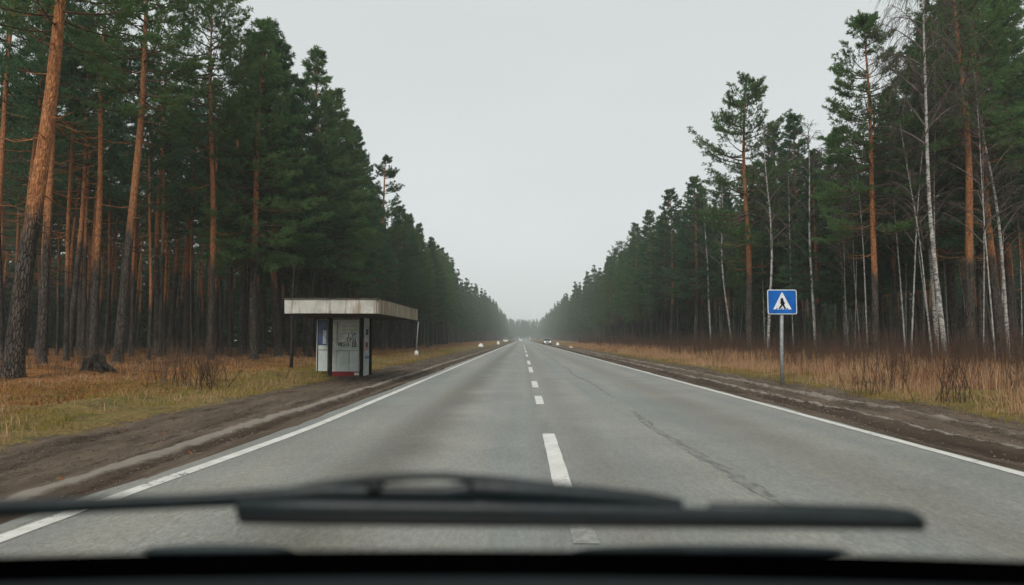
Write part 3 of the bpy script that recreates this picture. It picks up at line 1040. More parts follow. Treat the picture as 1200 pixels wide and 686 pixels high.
# dense young growth shutting the view between the trunks deep inside
def screen(x0, x1, y0, y1, n, h0=6, h1=12):
    for _ in range(n):
        spots.append((random.uniform(x0, x1), random.uniform(y0, y1), random.choice(FU), random.uniform(h0, h1)))
screen(-30, -26, 84, 330, 250); screen(27, 32, 88, 330, 250)
screen(-32, -25, 330, 900, 150); screen(31, 38, 330, 900, 150)
screen(-64, -24, 82, 92, 90); screen(24, 70, 90, 100, 100)
screen(-66, -55, 20, 90, 120); screen(57, 70, 20, 98, 120)
screen(-60, 75, 898, 908, 60)
ft, ff = MB(), MB()
cache = {}
for (x, y_, (tm, fm), h) in spots:
    s = h / (8 if any(tm is f[0] for f in FU) else 17)
    M4 = Matrix.Translation((x, y_, gz(x, y_))) @ Matrix.Rotation(random.uniform(0, 6.28), 4, 'Z') @ Matrix.Diagonal((s * random.uniform(.85, 1.15), s, s, 1))
    ft.merge(tm, M4); ff.merge(fm, M4)
fo = tag(empty('distant_forest', (0, 0, 0)), 'hazy mass of pines deep in the wood and far down the road', 'forest', kind='stuff')
tag(ft.build('trunk', M['dead_bark'], fo), kind='stuff'); tag(ff.build('foliage', M['dark_needles'], fo), kind='stuff')

# ------------------------------------------------------------------ ground cover
def scatter(n, yr, xf, h, wdt, lean, mat, name, label, ypow=1.8, flat=0.0, dens=None, hn=None):
    m = MB()
    y = yr[0] + (yr[1] - yr[0]) * rng.uniform(0, 1, n) ** ypow
    u = rng.uniform(0, 1, n)
    x = xf(y, u)
    keep = np.ones(n, bool) if dens is None else rng.uniform(0, 1, n) < dens(x, y)
    px = VPX + x / y * FPX
    keep &= (px > -60) & (px < 1260)
    x, y = x[keep], y[keep]; n = len(x)
    z = ground_z(x, y) - .01
    hh = rng.uniform(h[0], h[1], n) * (1 if hn is None else hn(x, y))
    az = rng.uniform(0, 6.28, n)
    ln = np.abs(rng.normal(0, lean, n)) + flat
    d = np.stack([np.cos(az) * np.sin(ln), np.sin(az) * np.sin(ln), np.cos(ln)], 1) * hh[:, None]
    base = np.stack([x, y, z], 1)
    bend = np.stack([np.cos(az), np.sin(az), -np.ones(n) * .3], 1) * (hh * rng.uniform(0, .22, n))[:, None]
    wd = rng.uniform(wdt[0], wdt[1], n) * (1 + y / 40)
    m.blades(base, base + d, wd, bend)
    return tag(m.build(name, mat), label, 'ground cover', kind='stuff')


nzz = lambda x, y, f=.5, s=61: vnoise(x * f, y * f, s)
scatter(56000, (6, 75), lambda y, u: -6.25 - u ** 1.2 * 7.0, (.05, .15), (.003, .006), .6, M['green_grass'], 'green_grass', 'short yellow-green grass along the dirt shoulder by the bus stop',
        dens=lambda x, y: sst(.32, .6, nzz(x, y, .8)) * (.25 + .75 * (1 - sst(9, 13.5, -x))))
scatter(90000, (8, 80), lambda y, u: -8.2 - u * np.maximum(12, y * .55), (.05, .16), (.004, .009), .9, M['litter'], 'leaf_litter', 'orange-brown needles and dead leaves under the pines', flat=.35,
        dens=lambda x, y: .25 + .75 * sst(.30, .55, nzz(x, y, 1.1, 67)))
scatter(36000, (8, 70), lambda y, u: -6.4 - u * 12, (.08, .26), (.003, .006), .7, M['dry_grass'], 'dry_grass', 'tufts of dry straw in front of the pines by the bus stop',
        dens=lambda x, y: sst(.4, .66, nzz(x, y, .9, 62)))
scatter(105000, (9, 130), lambda y, u: 8.45 + u * 8.5 + (rng.uniform(0, 1, len(y)) - .5) * .5, (.22, .62), (.003, .006), .34, M['dry_grass'], 'dry_grass', 'tall blond dry grass behind the sign shoulder',
        dens=lambda x, y: .12 + .88 * sst(.36, .58, nzz(x, y, .8, 63)), hn=lambda x, y: (.35 + .65 * sst(8.3, 10.3, x)) * (.45 + 1.1 * nzz(x, y, .7, 64)))
scatter(34000, (9, 130), lambda y, u: 8.3 + u * 12, (.2, .85), (.003, .005), .3, M['red_grass'], 'rusty_grass', 'rust-brown dry weeds behind the sign shoulder',
        dens=lambda x, y: .15 + .85 * sst(.4, .62, nzz(x, y, .6, 68)), hn=lambda x, y: (.3 + .7 * sst(8.4, 10.5, x)) * (.5 + nzz(x, y, .9, 69)))
scatter(16000, (7, 60), lambda y, u: 7.9 + u ** 1.5 * 1.9, (.04, .13), (.003, .006), .7, M['green_grass'], 'green_grass', 'thin green grass at the edge of the sign shoulder',
        dens=lambda x, y: sst(.35, .6, nzz(x, y, .9, 65)))
scatter(12000, (4, 50), lambda y, u: np.where(u < .5, -6.6 + u * 2 * 2.9, 5.3 + (u - .5) * 2 * 3), (.03, .09), (.004, .009), .5, M['litter'], 'leaf_litter', 'dead leaves and straw blown onto the dirt shoulders', flat=1.0,
        dens=lambda x, y: sst(.35, .7, nzz(x, y, 1.2, 66)) * (.25 + .75 * np.maximum(sst(5.3, 6.3, -x), sst(6.9, 8, x))))


def stems(m, x, y, h, n, spread, rnd, r=.006, twig=3):
    z = gz(x, y)
    for _ in range(n):
        az = rnd.uniform(0, 6.28); l = abs(rnd.normal(0, spread)); hh = h * rnd.uniform(.55, 1.1)
        s = np.linspace(0, 1, 5)
        b = np.array([x + rnd.normal(0, .10 + spread * .5), y + rnd.normal(0, .10 + spread * .5), z - .03])
        c = b + np.outer(s * hh, [math.cos(az) * math.sin(l), math.sin(az) * math.sin(l), math.cos(l)])
        c[:, :2] += np.outer(s ** 2, rnd.normal(0, .08, 2)) * hh
        m.tube(c, np.linspace(r, r * .35, 5), 3, cap=False)
        for _ in range(twig):
            q = rnd.integers(1, 4)
            a2 = rnd.uniform(0, 6.28)
            e = c[q] + np.array([math.cos(a2) * .35, math.sin(a2) * .35, .75]) * hh * rnd.uniform(.15, .35)
            m.tube(np.stack([c[q], e]), [r * .55, r * .3], 3, cap=False)


def gravel(n, x0, x1, yr, r0, r1, label):
    m = MB()
    y = yr[0] + (yr[1] - yr[0]) * rng.uniform(0, 1, n) ** 1.8
    x = rng.uniform(x0, x1, n)
    keep = (rng.uniform(0, 1, n) < .2 + .8 * sst(.4, .65, nzz(x, y, 1.1, 81))) & (np.abs(x + 4.28) > .10)
    x, y = x[keep], y[keep]; n = len(x)
    rr = rng.uniform(r0, r1, n) ** 1.0 * (1 + y / 45)
    z = ground_z(x, y) + rr * .2
    c = np.stack([x, y, z], 1)
    o = np.array([[1, 0, 0], [0, 1, 0], [-1, 0, 0], [0, -1, 0], [0, 0, .8], [0, 0, -.8]], float)
    v = c[:, None] + o[None] * rr[:, None, None] * rng.uniform(.55, 1.2, (n, 6, 1))
    i = np.arange(n)[:, None] * 6
    for tr in ((0, 1, 4), (1, 2, 4), (2, 3, 4), (3, 0, 4), (1, 0, 5), (2, 1, 5), (3, 2, 5), (0, 3, 5)):
        m.t.append(i + np.array([tr]) + m.n)
    m.v.append(v.reshape(-1, 3)); m.n += n * 6
    tag(m.build('gravel', M['gravel']), label, 'gravel', kind='stuff')


gravel(14000, -6.6, -3.75, (3.5, 60), .004, .016, 'loose grit and clods on the shoulder by the bus stop')
gravel(18000, 5.2, 8.4, (5, 60), .004, .018, 'loose grit and clods on the shoulder by the sign')
rb = np.random.default_rng(91)
mb = MB()
for _ in range(2500):
    y = 13 + 120 * rb.uniform(0, 1) ** 1.5
    x = 10.3 + rb.uniform(0, 1) ** .8 * 11
    if nzz(np.array([x]), np.array([y]), .35, 70)[0] < .2: continue
    if VPX + x / y * FPX > 1240: continue
    stems(mb, x, y, rb.uniform(.9, 2.05), 4, .16, rb, .006 + y * .00009, 3)
tag(mb.build('undergrowth', M['brush']), 'reddish-brown leafless brush along the foot of the wood by the sign', 'brush', kind='stuff')
mb = MB()
for _ in range(800):
    y = 20 + 110 * rb.uniform(0, 1) ** 1.4
    x = -11.5 - rb.uniform(0, 1) * max(6, y * .5)
    if nzz(np.array([x]), np.array([y]), .35, 71)[0] < .42: continue
    if VPX + x / y * FPX < -30: continue
    stems(mb, x, y, rb.uniform(.3, .95), 4, .2, rb, .005 + y * .0001, 3)
tag(mb.build('undergrowth', M['brush']), 'low brown leafless brush between the pine trunks by the bus stop', 'brush', kind='stuff')

# bushes one can point to
def bush(px, py, h, n, label, spread=.26, r=.008):
    p = G(px, py)
    m = MB()
    stems(m, p.x, p.y, h, n, spread, rb, r, 4)
    o = m.build('bare_bush', M['brush'])
    tag(o, label, 'bush', 'leafless bushes beside the road')


bush(240, 456, 1.45, 54, 'bare reddish bush, densest of those beside the bus stop verge', .34)
bush(194, 458, 1.25, 30, 'bare bush next to the densest one, farther from the bus stop', .42)
bush(206, 432, 1.2, 22, 'small bare bush behind the pair on the grass verge', .25)
bush(1012, 462, 1.25, 16, 'dark bare bush rising from blond grass nearest to the sign', .2, .0085)
bush(1116, 470, 1.3, 18, 'dark bare bush in blond grass farther from the sign', .26, .0085)
bush(1040, 458, 1.25, 12, 'sparse bare bush between two darker ones in blond grass', .18, .0085)
bush(925, 434, 1.5, 14, 'bare bush standing close behind the sign pole', .22, .009)

# dark rotten stump
p = G(108, 441)
m = MB()
rs = np.random.default_rng(5)
nr, ns = 9, 18
th = np.arange(ns) / ns * 2 * np.pi
prof = [(.50, -.1), (.48, .08), (.45, .20), (.42, .34), (.38, .46), (.30, .56), (.18, .58), (.07, .54), (.01, .5)]
vs = []
for k, (r_, z_) in enumerate(prof):
    jag = 1 + .28 * np.sin(th * 3 + .7) + .16 * np.sin(th * 7 + k * .4) + rs.normal(0, .07, ns)
    zz = z_ * (1 - .35 * np.cos(th - 2.6)) + (rs.normal(0, .05, ns) if k > 3 else 0)
    vs.append(np.stack([np.cos(th) * r_ * jag * .85, np.sin(th) * r_ * jag * .7, zz * .78], 1))
v = np.concatenate(vs)
q = [(k * ns + j, k * ns + (j + 1) % ns, (k + 1) * ns + (j + 1) % ns, (k + 1) * ns + j) for k in range(nr - 1) for j in range(ns)]
m.add(v, q)
for a in (.1, 5.6):
    m.tube([(math.cos(a) * .35, math.sin(a) * .3, .22), (math.cos(a) * .6, math.sin(a) * .5, .10), (math.cos(a) * .8, math.sin(a) * .7, -.05)], [.12, .08, .04], 6)
tag(m.build('tree_stump', M['dark_wood'], loc=p), 'dark jagged rotten stump on the needle litter between two pines', 'stump')

# dead sapling left of the shelter, and a thin pale pole past it
p = P(341, 437.5, 25.4); p.z = gz(p.x, p.y)
o = empty('dead_sapling', p)
tag(o, 'thin dark dead sapling standing alone just before the bus stop', 'sapling')
m = MB(); m.tube([(0, 0, -.1), (.02, 0, 1.0), (-.03, .02, 2.4), (.05, 0, 4.2)], [.07, .055, .04, .012], 7); m.build('trunk', M['dark_wood'], o, True)
m = MB()
for k in range(9):
    z = 1.2 + k * .32; a = k * 2.4
    m.tube([(0, 0, z), (math.cos(a) * .35, math.sin(a) * .35, z + .12), (math.cos(a) * .6, math.sin(a) * .6, z + .1)], [.014, .009, .004], 4)
m.build('branch', M['dark_wood'], o)
p = G(488, 418)
o = empty('pale_pole', p)
tag(o, 'thin pale pole with a whitewashed foot past the far end of the bus stop', 'pole')
m = MB(); m.tube([(0, 0, -.05), (.04, 0, 1.2), (.12, 0, 2.45)], [.05, .042, .036], 8); m.build('shaft', M['galvanised'], o, True)
m = MB(); m.tube([(0, 0, -.05), (0, 0, .16), (0, 0, .30), (0, 0, .34)], [.17, .16, .12, .04], 9); m.build('foot', M['pale_stone'], o, True)


def stone(px, py, wpx, hpx, mat, label, seed):
    p = G(px, py)
    r_ = np.random.default_rng(seed)
    W, Hh = wpx / FPX * p.y / 2, hpx / FPX * p.y
    m = MB(); ns, nr = 12, 7
    vs = []
    for k in range(nr):
        f = k / (nr - 1) * math.pi / 2
        th = np.arange(ns) / ns * 2 * np.pi
        rr = math.cos(f) * (1 + .15 * np.sin(th * 2 + seed) + r_.normal(0, .07, ns)) + .01
        vs.append(np.stack([np.cos(th) * rr * W, np.sin(th) * rr * W, np.full(ns, math.sin(f) * Hh) * (1 + r_.normal(0, .04, ns)) - .05], 1))
    q = [(k * ns + j, k * ns + (j + 1) % ns, (k + 1) * ns + (j + 1) % ns, (k + 1) * ns + j) for k in range(nr - 1) for j in range(ns)]
    m.add(np.concatenate(vs), q)
    tag(m.build('roadside_stone', mat, loc=p, smooth=True), label, 'stone', 'pale stones along the verges')


stone(563.5, 406.5, 5.5, 4.2, M['pale_stone'], 'white stone on the verge, nearest of two past the bus stop', 1)
stone(584, 403.8, 3.2, 4.0, M['pale_stone'], 'white stone on the verge beside the distant white car', 2)
stone(653.5, 404.6, 3.6, 3.6, M['pale_stone'], 'white stone on the verge behind the oncoming car', 3)
stone(669, 408, 6.0, 2.8, M['tan_stone'], 'tan stone low in the weeds on the sign side verge', 4)


# ------------------------------------------------------------------ distant cars
def car(loc, rz, paint, label, lights):
    o = empty('parked_car', loc)
    o.rotation_euler = (0, 0, rz)
    tag(o, label, 'car')
    # body: side profile lofted over the width (front is -Y)
    prof = [(-2.1, .35), (-2.15, .62), (-1.95, .78), (-1.0, .92), (-.45, 1.38), (.75, 1.42), (1.55, 1.0), (2.05, .92), (2.12, .5), (2.0, .3)]
    m = MB()
    secs = [(-.86, .90), (-.80, 1.0), (.80, 1.0), (.86, .90)]
    vs = []
    for x, s_ in secs:
        for (y_, z_) in prof:
            inset = .16 if z_ > 1.1 else 0
            vs.append((x - math.copysign(inset, x), y_ * (.97 if abs(x) > .83 else 1), .3 + (z_ - .3) * (s_ if z_ < 1.1 else 1)))
    n = len(prof)
    q = [(a * n + i, a * n + (i + 1) % n, (a + 1) * n + (i + 1) % n, (a + 1) * n + i) for a in range(3) for i in range(n)]
    vs = np.array(vs)
    m.add(vs, q)
    for a in (0, 3):
        c = vs[a * n:(a + 1) * n].mean(0)
        m.add(np.concatenate([vs[a * n:(a + 1) * n], [c]]), None, [(i, (i + 1) % n, n) for i in range(n)])
    m.build('body', paint, o)
    m = MB(); m.hexa([(-.68, -.99, .98), (.68, -.99, .98), (.68, -.50, 1.36), (-.68, -.50, 1.36), (-.68, -1.02, .99), (.68, -1.02, .99), (.62, -.53, 1.37), (-.62, -.53, 1.37)])
    m.build('windscreen', M['dark_glass'], o)
    m = MB(); m.hexa([(-.6, 1.52, 1.05), (.6, 1.52, 1.05), (.6, .82, 1.41), (-.6, .82, 1.41), (-.62, 1.56, 1.06), (.62, 1.56, 1.06), (.62, .86, 1.42), (-.62, .86, 1.42)])
    m.build('rear_window', M['dark_glass'], o)
    for sx in (-1, 1):
        m = MB(); m.box(sx * .83 - .03, sx * .83 + .03, -.8, 1.2, .98, 1.02)
        m.hexa([(sx * .80, -.75, 1.0), (sx * .80, 1.25, 1.0), (sx * .72, .7, 1.33), (sx * .72, -.4, 1.33), (sx * .84, -.75, 1.0), (sx * .84, 1.25, 1.0), (sx * .75, .7, 1.33), (sx * .75, -.4, 1.33)])
        m.build('side_window', M['dark_glass'], o)
        for wy in (-1.3, 1.3):
            m = MB(); m.tube([(sx * .70, wy, .32), (sx * .72, wy, .32), (sx * .88, wy, .32), (sx * .90, wy, .32)], [.26, .32, .32, .26], 16)
            m.build('wheel', M['tyre'], o)
        m = MB(); m.tube([(sx * .62, -2.10, .66), (sx * .62, -2.17, .66), (sx * .62, -2.2, .66)], [.13, .14, .08], 12)
        m.build('headlight', M['headlight'] if lights else M['dark_glass'], o)


car((5.9, 163.0, gz(5.9, 163)), 0.02, M['silver_paint'], 'small grey car with white lights on the verge by the sign side', True)
car((-6.6, 270.0, gz(-6.6, 270)), 0.05, M['white_paint'], 'distant white car standing on the verge past the bus stop', False)
car((-1.0, 430.0, .02), 0.0, M['white_paint'], 'tiny pale car coming along the vanishing end of the road', True)

# ------------------------------------------------------------------ bus shelter
S0 = 23.4                                     # distance of the shelter's front
bs = empty('bus_shelter', P(404, 441.6, S0))
bs.location.z = 0
tag(bs, 'old concrete roofed bus shelter with pale graffiti panel and red plinth', 'bus shelter')
BL = Vector(bs.location)


def SP(px, py, y):
    return P(px, py, y) - BL


def sbuild(m, name, mat, parent=bs):
    return m.build(name, mat, parent)


def pxbox(px0, px1, py0, py1, y, depth):
    a = SP(px0, py1, y); b = SP(px1, py0, y)
    return (a.x, b.x, a.y, a.y + depth, a.z, b.z)


# roof: a thick slab, flaring and dipping slightly towards the far corner
RF, RB = S0 - 3.8, S0 + 3.4                    # the roof runs out before and behind the booth
fl, fr, bk = SP(334, 351, RF), SP(441.5, 351, RF), SP(488, 362.5, RB)
flb, frb, bkb = SP(334, 367.5, RF), SP(441.5, 367.5, RF), SP(488, 375.5, RB)
bkb.x = bk.x; bkb.y = bk.y
bl_ = Vector((fl.x - 1.0, bk.y, bk.z)); blb = Vector((fl.x - 1.0, bk.y, bkb.z))
th = .10
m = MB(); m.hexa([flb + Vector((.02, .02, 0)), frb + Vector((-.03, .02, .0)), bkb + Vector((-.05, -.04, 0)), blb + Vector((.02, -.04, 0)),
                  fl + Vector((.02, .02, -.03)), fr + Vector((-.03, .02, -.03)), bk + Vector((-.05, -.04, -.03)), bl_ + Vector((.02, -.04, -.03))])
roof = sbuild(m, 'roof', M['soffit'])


def fascia(a, b, ab, bb, t_, mat, name, cuts):
    """slabs along an edge with narrow joints between them"""
    for k in range(len(cuts) - 1):
        m = MB()
        f0, f1 = cuts[k], cuts[k + 1]
        g = .0035 / max((b - a).length, .1)
        f0 += g; f1 -= g
        dz = random.uniform(-.006, .006)
        p0, p1 = a.lerp(b, f0), a.lerp(b, f1)
        q0, q1 = ab.lerp(bb, f0), ab.lerp(bb, f1)
        off = Vector((0, 0, dz))
        m.hexa([q0 + off, q1 + off, q1 + t_ + off, q0 + t_ + off, p0 + off, p1 + off, p1 + t_ + off, p0 + t_ + off])
        m.build(name, mat, roof)


fascia(fl, fr, flb, frb, Vector((0, -.05, 0)), M['concrete'], 'fascia_panel', [0, .115, .50, 1.0])
e = (bk - fr).normalized(); nrm = Vector((e.y, -e.x, 0)).normalized() * .05
fascia(fr, bk, frb, bkb, nrm, M['mossy_concrete'], 'fascia_panel', [0, .12, .36, .70, 1.0])
m = MB(); m.hexa([fl + Vector((-.03, -.09, .005)), fr + Vector((.04, -.09, .005)), bk + Vector((.08, .03, .005)), bl_ + Vector((-.03, .03, .005)),
                  fl + Vector((-.03, -.09, .035)), fr + Vector((.04, -.09, .035)), bk + Vector((.08, .03, .035)), bl_ + Vector((-.03, .03, .035))])
m.build('roof_felt', M['roof_felt'], roof)
# beam under the roof
m = MB(); m.box(*pxbox(389, 424, 370.5, 375.5, S0 + .06, .12)); sbuild(m, 'beam', M['grey_line'])
# posts
for (a, b, bot, y) in ((384.3, 389.2, 441.5, S0), (421.3, 426, 441.5, S0), (432.2, 435.6, 439.5, S0 + 1.15), (371, 373, 438, S0 + 1.0)):
    m = MB(); x0, x1, y0, y1, z0, z1 = pxbox(a, b, 364, bot, y, .13)
    z1 = min(z1, flb.z + .05)
    m.box(x0, x1, y0, y1, -.05, z1)
    m.box(x0 - .03, x1 + .03, y0 - .03, y1 + .03, -.05, z0 + .02)
    sbuild(m, 'post', M['dark_steel'])
# main pale panel with its mouldings, notices and scrawled marks
x0, x1, y0, y1, z0, z1 = pxbox(389.3, 421.2, 375, 435.5, S0 + .05, .06)
m = MB(); m.box(x0, x1, y0, y1, z0, z1)
panel = sbuild(m, 'panel', M['pale_panel'])
W_, H_ = x1 - x0, z1 - z0


def on_panel(u0, u1, v0, v1, t_, name, mat, par=None):
    m = MB(); m.box(x0 + W_ * u0, x0 + W_ * u1, y0 - t_, y0 + .01, z0 + H_ * v0, z0 + H_ * v1)
    return m.build(name, mat, par or panel)


on_panel(.0, .14, .0, 1.0, .02, 'trim', M['cream_panel'])
on_panel(.16, .19, .50, .96, .018, 'trim', M['grey_line'])
on_panel(.15, .22, .42, .95, .012, 'trim', M['cream_panel'])
on_panel(.30, .96, .55, .93, .008, 'notice', M['cream_panel'])
on_panel(.14, .99, .395, .408, .010, 'trim', M['grey_line'])
on_panel(.62, .635, .02, .395, .010, 'trim', M['grey_line'])
on_panel(.34, .92, .80, .808, .011, 'trim', M['grey_line'])
on_panel(.34, .90, .73, .737, .011, 'trim', M['grey_line'])
on_panel(.34, .92, .875, .883, .011, 'trim', M['grey_line'])
# hand scrawl: strokes of dark paint, three rows as in the photo
strokes = []
def glyph(u, v, s, lines):
    for l in lines:
        strokes.append([(u + a * s, v + b * s * .62) for a, b in l])
gl = {
    'L': [[(0, 1), (0, 0), (.6, .05)]], 'e': [[(.0, .45), (.6, .5), (.5, .85), (.1, .8), (0, .3), (.55, .1)]],
    'I': [[(0, 0), (0, 1)]], 'N': [[(0, 1), (0, .2)], [(0, .25), (.55, .95)], [(.55, 1), (.55, .1)]],
    'C': [[(.55, .9), (.1, .85), (0, .4), (.15, .1), (.55, .1)]], 'E': [[(.5, 1), (0, 1), (0, 0), (.5, 0)], [(0, .5), (.4, .5)]],
    'P': [[(0, 0), (0, 1), (.5, .9), (.5, .55), (0, .5)]], 'O': [[(.1, .1), (.05, .8), (.5, .95), (.55, .2), (.1, .1)]],
    'D': [[(0, 0), (.1, 1), (.5, .95), (.5, .1), (-.05, .05)]], 'W': [[(0, 0), (.2, 1), (.4, .3), (.6, 1), (.75, 0)]], '.': [[(.1, .3), (.2, .45)]],
}
for u, v, s, g in ((.60, .66, .13, 'L'), (.74, .655, .10, 'I'), (.80, .665, .14, 'e'), (.55, .57, .13, 'C'), (.66, .575, .12, 'P'), (.76, .56, .15, 'W'),
                   (.23, .475, .15, 'N'), (.33, .48, .14, 'C'), (.43, .475, .14, 'E'), (.53, .478, .13, 'O'), (.65, .485, .13, '.'), (.75, .47, .17, 'D'), (.87, .475, .13, 'L')):
    glyph(u, v, s, gl[g])
m = MB()
for st in strokes:
    m.tube([(x0 + W_ * a, y0 - .012, z0 + H_ * b) for a, b in st], .011, 5)
m.build('graffiti', M['ink'], panel)
m = MB(); m.box(x0 + W_ * .60, x0 + W_ * .93, y0 - .010, y0, z0 + H_ * .60, z0 + H_ * .77); m.build('notice', M['torn_paper'], panel)
# red plinth
m = MB(); xa, xb, ya, yb, za, zb = pxbox(389, 421.3, 435.8, 442, S0 + .0, .16); m.box(xa, xb, ya, yb, -.05, zb)
pl = sbuild(m, 'plinth', M['red_base'])
m = MB(); m.box(xb - .18, xb - .02, ya - .012, ya + .02, za + .06, zb - .03); m.build('chip', M['cream_panel'], pl)
# rear panel with the blue poster
xa, xb, ya, yb, za, zb = pxbox(370.5, 384.5, 374, 435, S0 + 1.05, .05)
m = MB(); m.box(xa, xb, ya, yb, za, zb); rp = sbuild(m, 'rear_panel', M['pale_panel'])
m = MB(); m.box(xa + .03, xb - .02, ya - .02, ya + .01, za + (zb - za) * .50, zb - .03); po = m.build('poster', M['blue_poster'], rp)
m = MB(); m.box(xb - .17, xb - .04, ya - .026, ya, za + (zb - za) * .52, za + (zb - za) * .78); m.build('notice', M['torn_paper'], po)
m = MB(); m.box(xa, xb, ya - .015, ya + .01, za + (zb - za) * .40, za + (zb - za) * .415); m.build('trim', M['grey_line'], rp)
m = MB(); m.box(xa, xa + .03, ya - .018, ya + .01, za, za + (zb - za) * .5); m.build('trim', M['cream_panel'], rp)
# road-side panel, seen edge-on, pasted with torn bills
a = SP(426, 440.5, S0 + .1); b = SP(432.2, 439.5, S0 + 1.15)
zt = SP(426, 372, S0 + .1).z
m = MB(); m.hexa([(a.x, a.y, 0.02), (b.x, b.y, 0.02), (b.x - .05, b.y, 0.02), (a.x - .05, a.y, 0.02), (a.x, a.y, zt), (b.x, b.y, zt), (b.x - .05, b.y, zt), (a.x - .05, a.y, zt)])
sp = sbuild(m, 'side_panel', M['cream_panel'])
for (f0, f1, v0, v1, mt) in ((.05, .95, .20, .42, 'torn_paper'), (.1, .8, .44, .60, 'pink_paper'), (.15, .95, .63, .85, 'torn_paper'), (.3, .7, .70, .80, 'ink'), (.2, .9, .30, .34, 'blue_poster'), (.3, .6, .50, .57, 'ink')):
    p0, p1 = a.lerp(b, f0), a.lerp(b, f1)
    n_ = Vector((.012, -.012, 0)) * (1.6 if mt in ('ink', 'blue_poster') else 1)
    m = MB(); m.hexa([(p0.x, p0.y, zt * v0), (p1.x, p1.y, zt * v0), (p1.x + n_.x, p1.y + n_.y, zt * v0), (p0.x + n_.x, p0.y + n_.y, zt * v0),
                      (p0.x, p0.y, zt * v1), (p1.x, p1.y, zt * v1), (p1.x + n_.x, p1.y + n_.y, zt * v1), (p0.x + n_.x, p0.y + n_.y, zt * v1)])
    m.build('bill', M[mt], sp)
# worn concrete pad
m = MB(); xa = SP(366, 440, S0).x
m.box(xa, SP(440, 440, S0).x, -.12, 1.5, -.1, .03); sbuild(m, 'floor_slab', M['roof_felt'])

# ------------------------------------------------------------------ pedestrian crossing sign
sb = G(918, 449.5)
sg = empty('road_sign', sb)
tag(sg, 'blue square pedestrian crossing sign on a grey pole', 'road sign')


def GP(px, py):
    return P(px, py, sb.y) - sb


a, b = GP(899.5, 368.6), GP(933.2, 339.6)
bw, bh = b.x - a.x, b.z - a.z
m = MB(); base = Vector((0, 0, -.15)); top = GP(917, 342)
m.tube([(0, .06, -.15), (-.005, .06, 1.0), (top.x, .06, top.z)], .052, 14)
m.build('pole', M['galvanised'], sg, True)


def rrect(x0, x1, z0, z1, r, y):
    o = []
    for cx, cz, a0 in ((x1 - r, z1 - r, 0), (x0 + r, z1 - r, 90), (x0 + r, z0 + r, 180), (x1 - r, z0 + r, 270)):
        for k in range(7):
            t = R(a0 + k * 15)
            o.append((cx + r * math.cos(t), y, cz + r * math.sin(t)))
    return o


def plate(outline, y_front, depth, name, mat, parent):
    m = MB(); m.prism([Vector(p) for p in outline], (0, y_front, 0), (0, y_front + depth, 0))
    return m.build(name, mat, parent)


bd = plate(rrect(a.x, b.x, a.z, b.z, .06, 0), -.014, .028, 'board', M['galvanised'], sg)
plate(rrect(a.x + .004, b.x - .004, a.z + .004, b.z - .004, .056, 0), -.017, .004, 'border', M['sign_white'], bd)
plate(rrect(a.x + .024, b.x - .024, a.z + .024, b.z - .024, .042, 0), -.020, .004, 'face', M['sign_blue'], bd)
cx_, z_lo, z_hi = (a.x + b.x) / 2, a.z + bh * .20, a.z + bh * .885
hw = bw * .31
plate([(cx_ - hw, 0, z_lo), (cx_ + hw, 0, z_lo), (cx_ + .012, 0, z_hi), (cx_ - .012, 0, z_hi)], -.023, .004, 'triangle', M['sign_white'], bd)
tri_h = z_hi - z_lo
F = lambda u, v: (cx_ + u * hw, 0, z_lo + v * tri_h)


def limb(pts, wd):
    """flat bar along a polyline in the plane of the sign"""
    m = MB()
    for (p, q) in zip(pts[:-1], pts[1:]):
        p, q = Vector(F(*p)), Vector(F(*q))
        d = (q - p).normalized(); n = Vector((-d.z, 0, d.x)) * wd
        m.prism([p - n - d * wd * .5, p + n - d * wd * .5, q + n + d * wd * .5, q - n + d * wd * .5], (0, -.026, 0), (0, -.0235, 0))
    return m


fig = MB()
c = Vector(F(-.03, .60)); rr_ = .040
fig.prism([c + Vector((math.cos(k * .4488) * rr_, 0, math.sin(k * .4488) * rr_)) for k in range(14)], (0, -.026, 0), (0, -.0235, 0))
for pts, wd in (([(-.02, .53), (.03, .30)], .048), ([(.02, .32), (-.14, .18), (-.33, .05)], .027), ([(.04, .32), (.16, .2), (.30, .04)], .027), ([(-.03, .48), (-.20, .36)], .019), ([(.0, .48), (.18, .40), (.22, .33)], .019)):
    fig.merge(limb(pts, wd))
fig.build('pictogram', M['sign_black'], bd)
for k, u in enumerate((-.62, -.05, .52)):
    m = limb([(u - .08, .02), (u + .10, .075)], .012); m.build('stripe', M['sign_blue'], bd)

# ------------------------------------------------------------------ our own car: dash, cowl, wiper
car_o = empty('car', (0, 0, 0))
tag(car_o, 'dark dashboard and black windscreen wiper of the car one looks out of', 'car')


def sheet(name, rows, mat, parent=car_o, thick=.012):
    """rows: (photo row, distance) from far to near, spanning the car's width"""
    m = MB(); n = 41
    xs = np.linspace(-.78, .78, n)
    vs = []
    for (py, y, cv) in rows:
        z = P(600, py, y).z
        vs.append(np.stack([xs, y - cv * xs ** 2, np.full(n, z) - .02 * cv * xs ** 2], 1))
    k = len(rows)
    v = np.concatenate(vs)
    q = [(r * n + i, r * n + i + 1, (r + 1) * n + i + 1, (r + 1) * n + i) for r in range(k - 1) for i in range(n - 1)]
    m.add(v, q)
    return m.build(name, mat, parent, True)


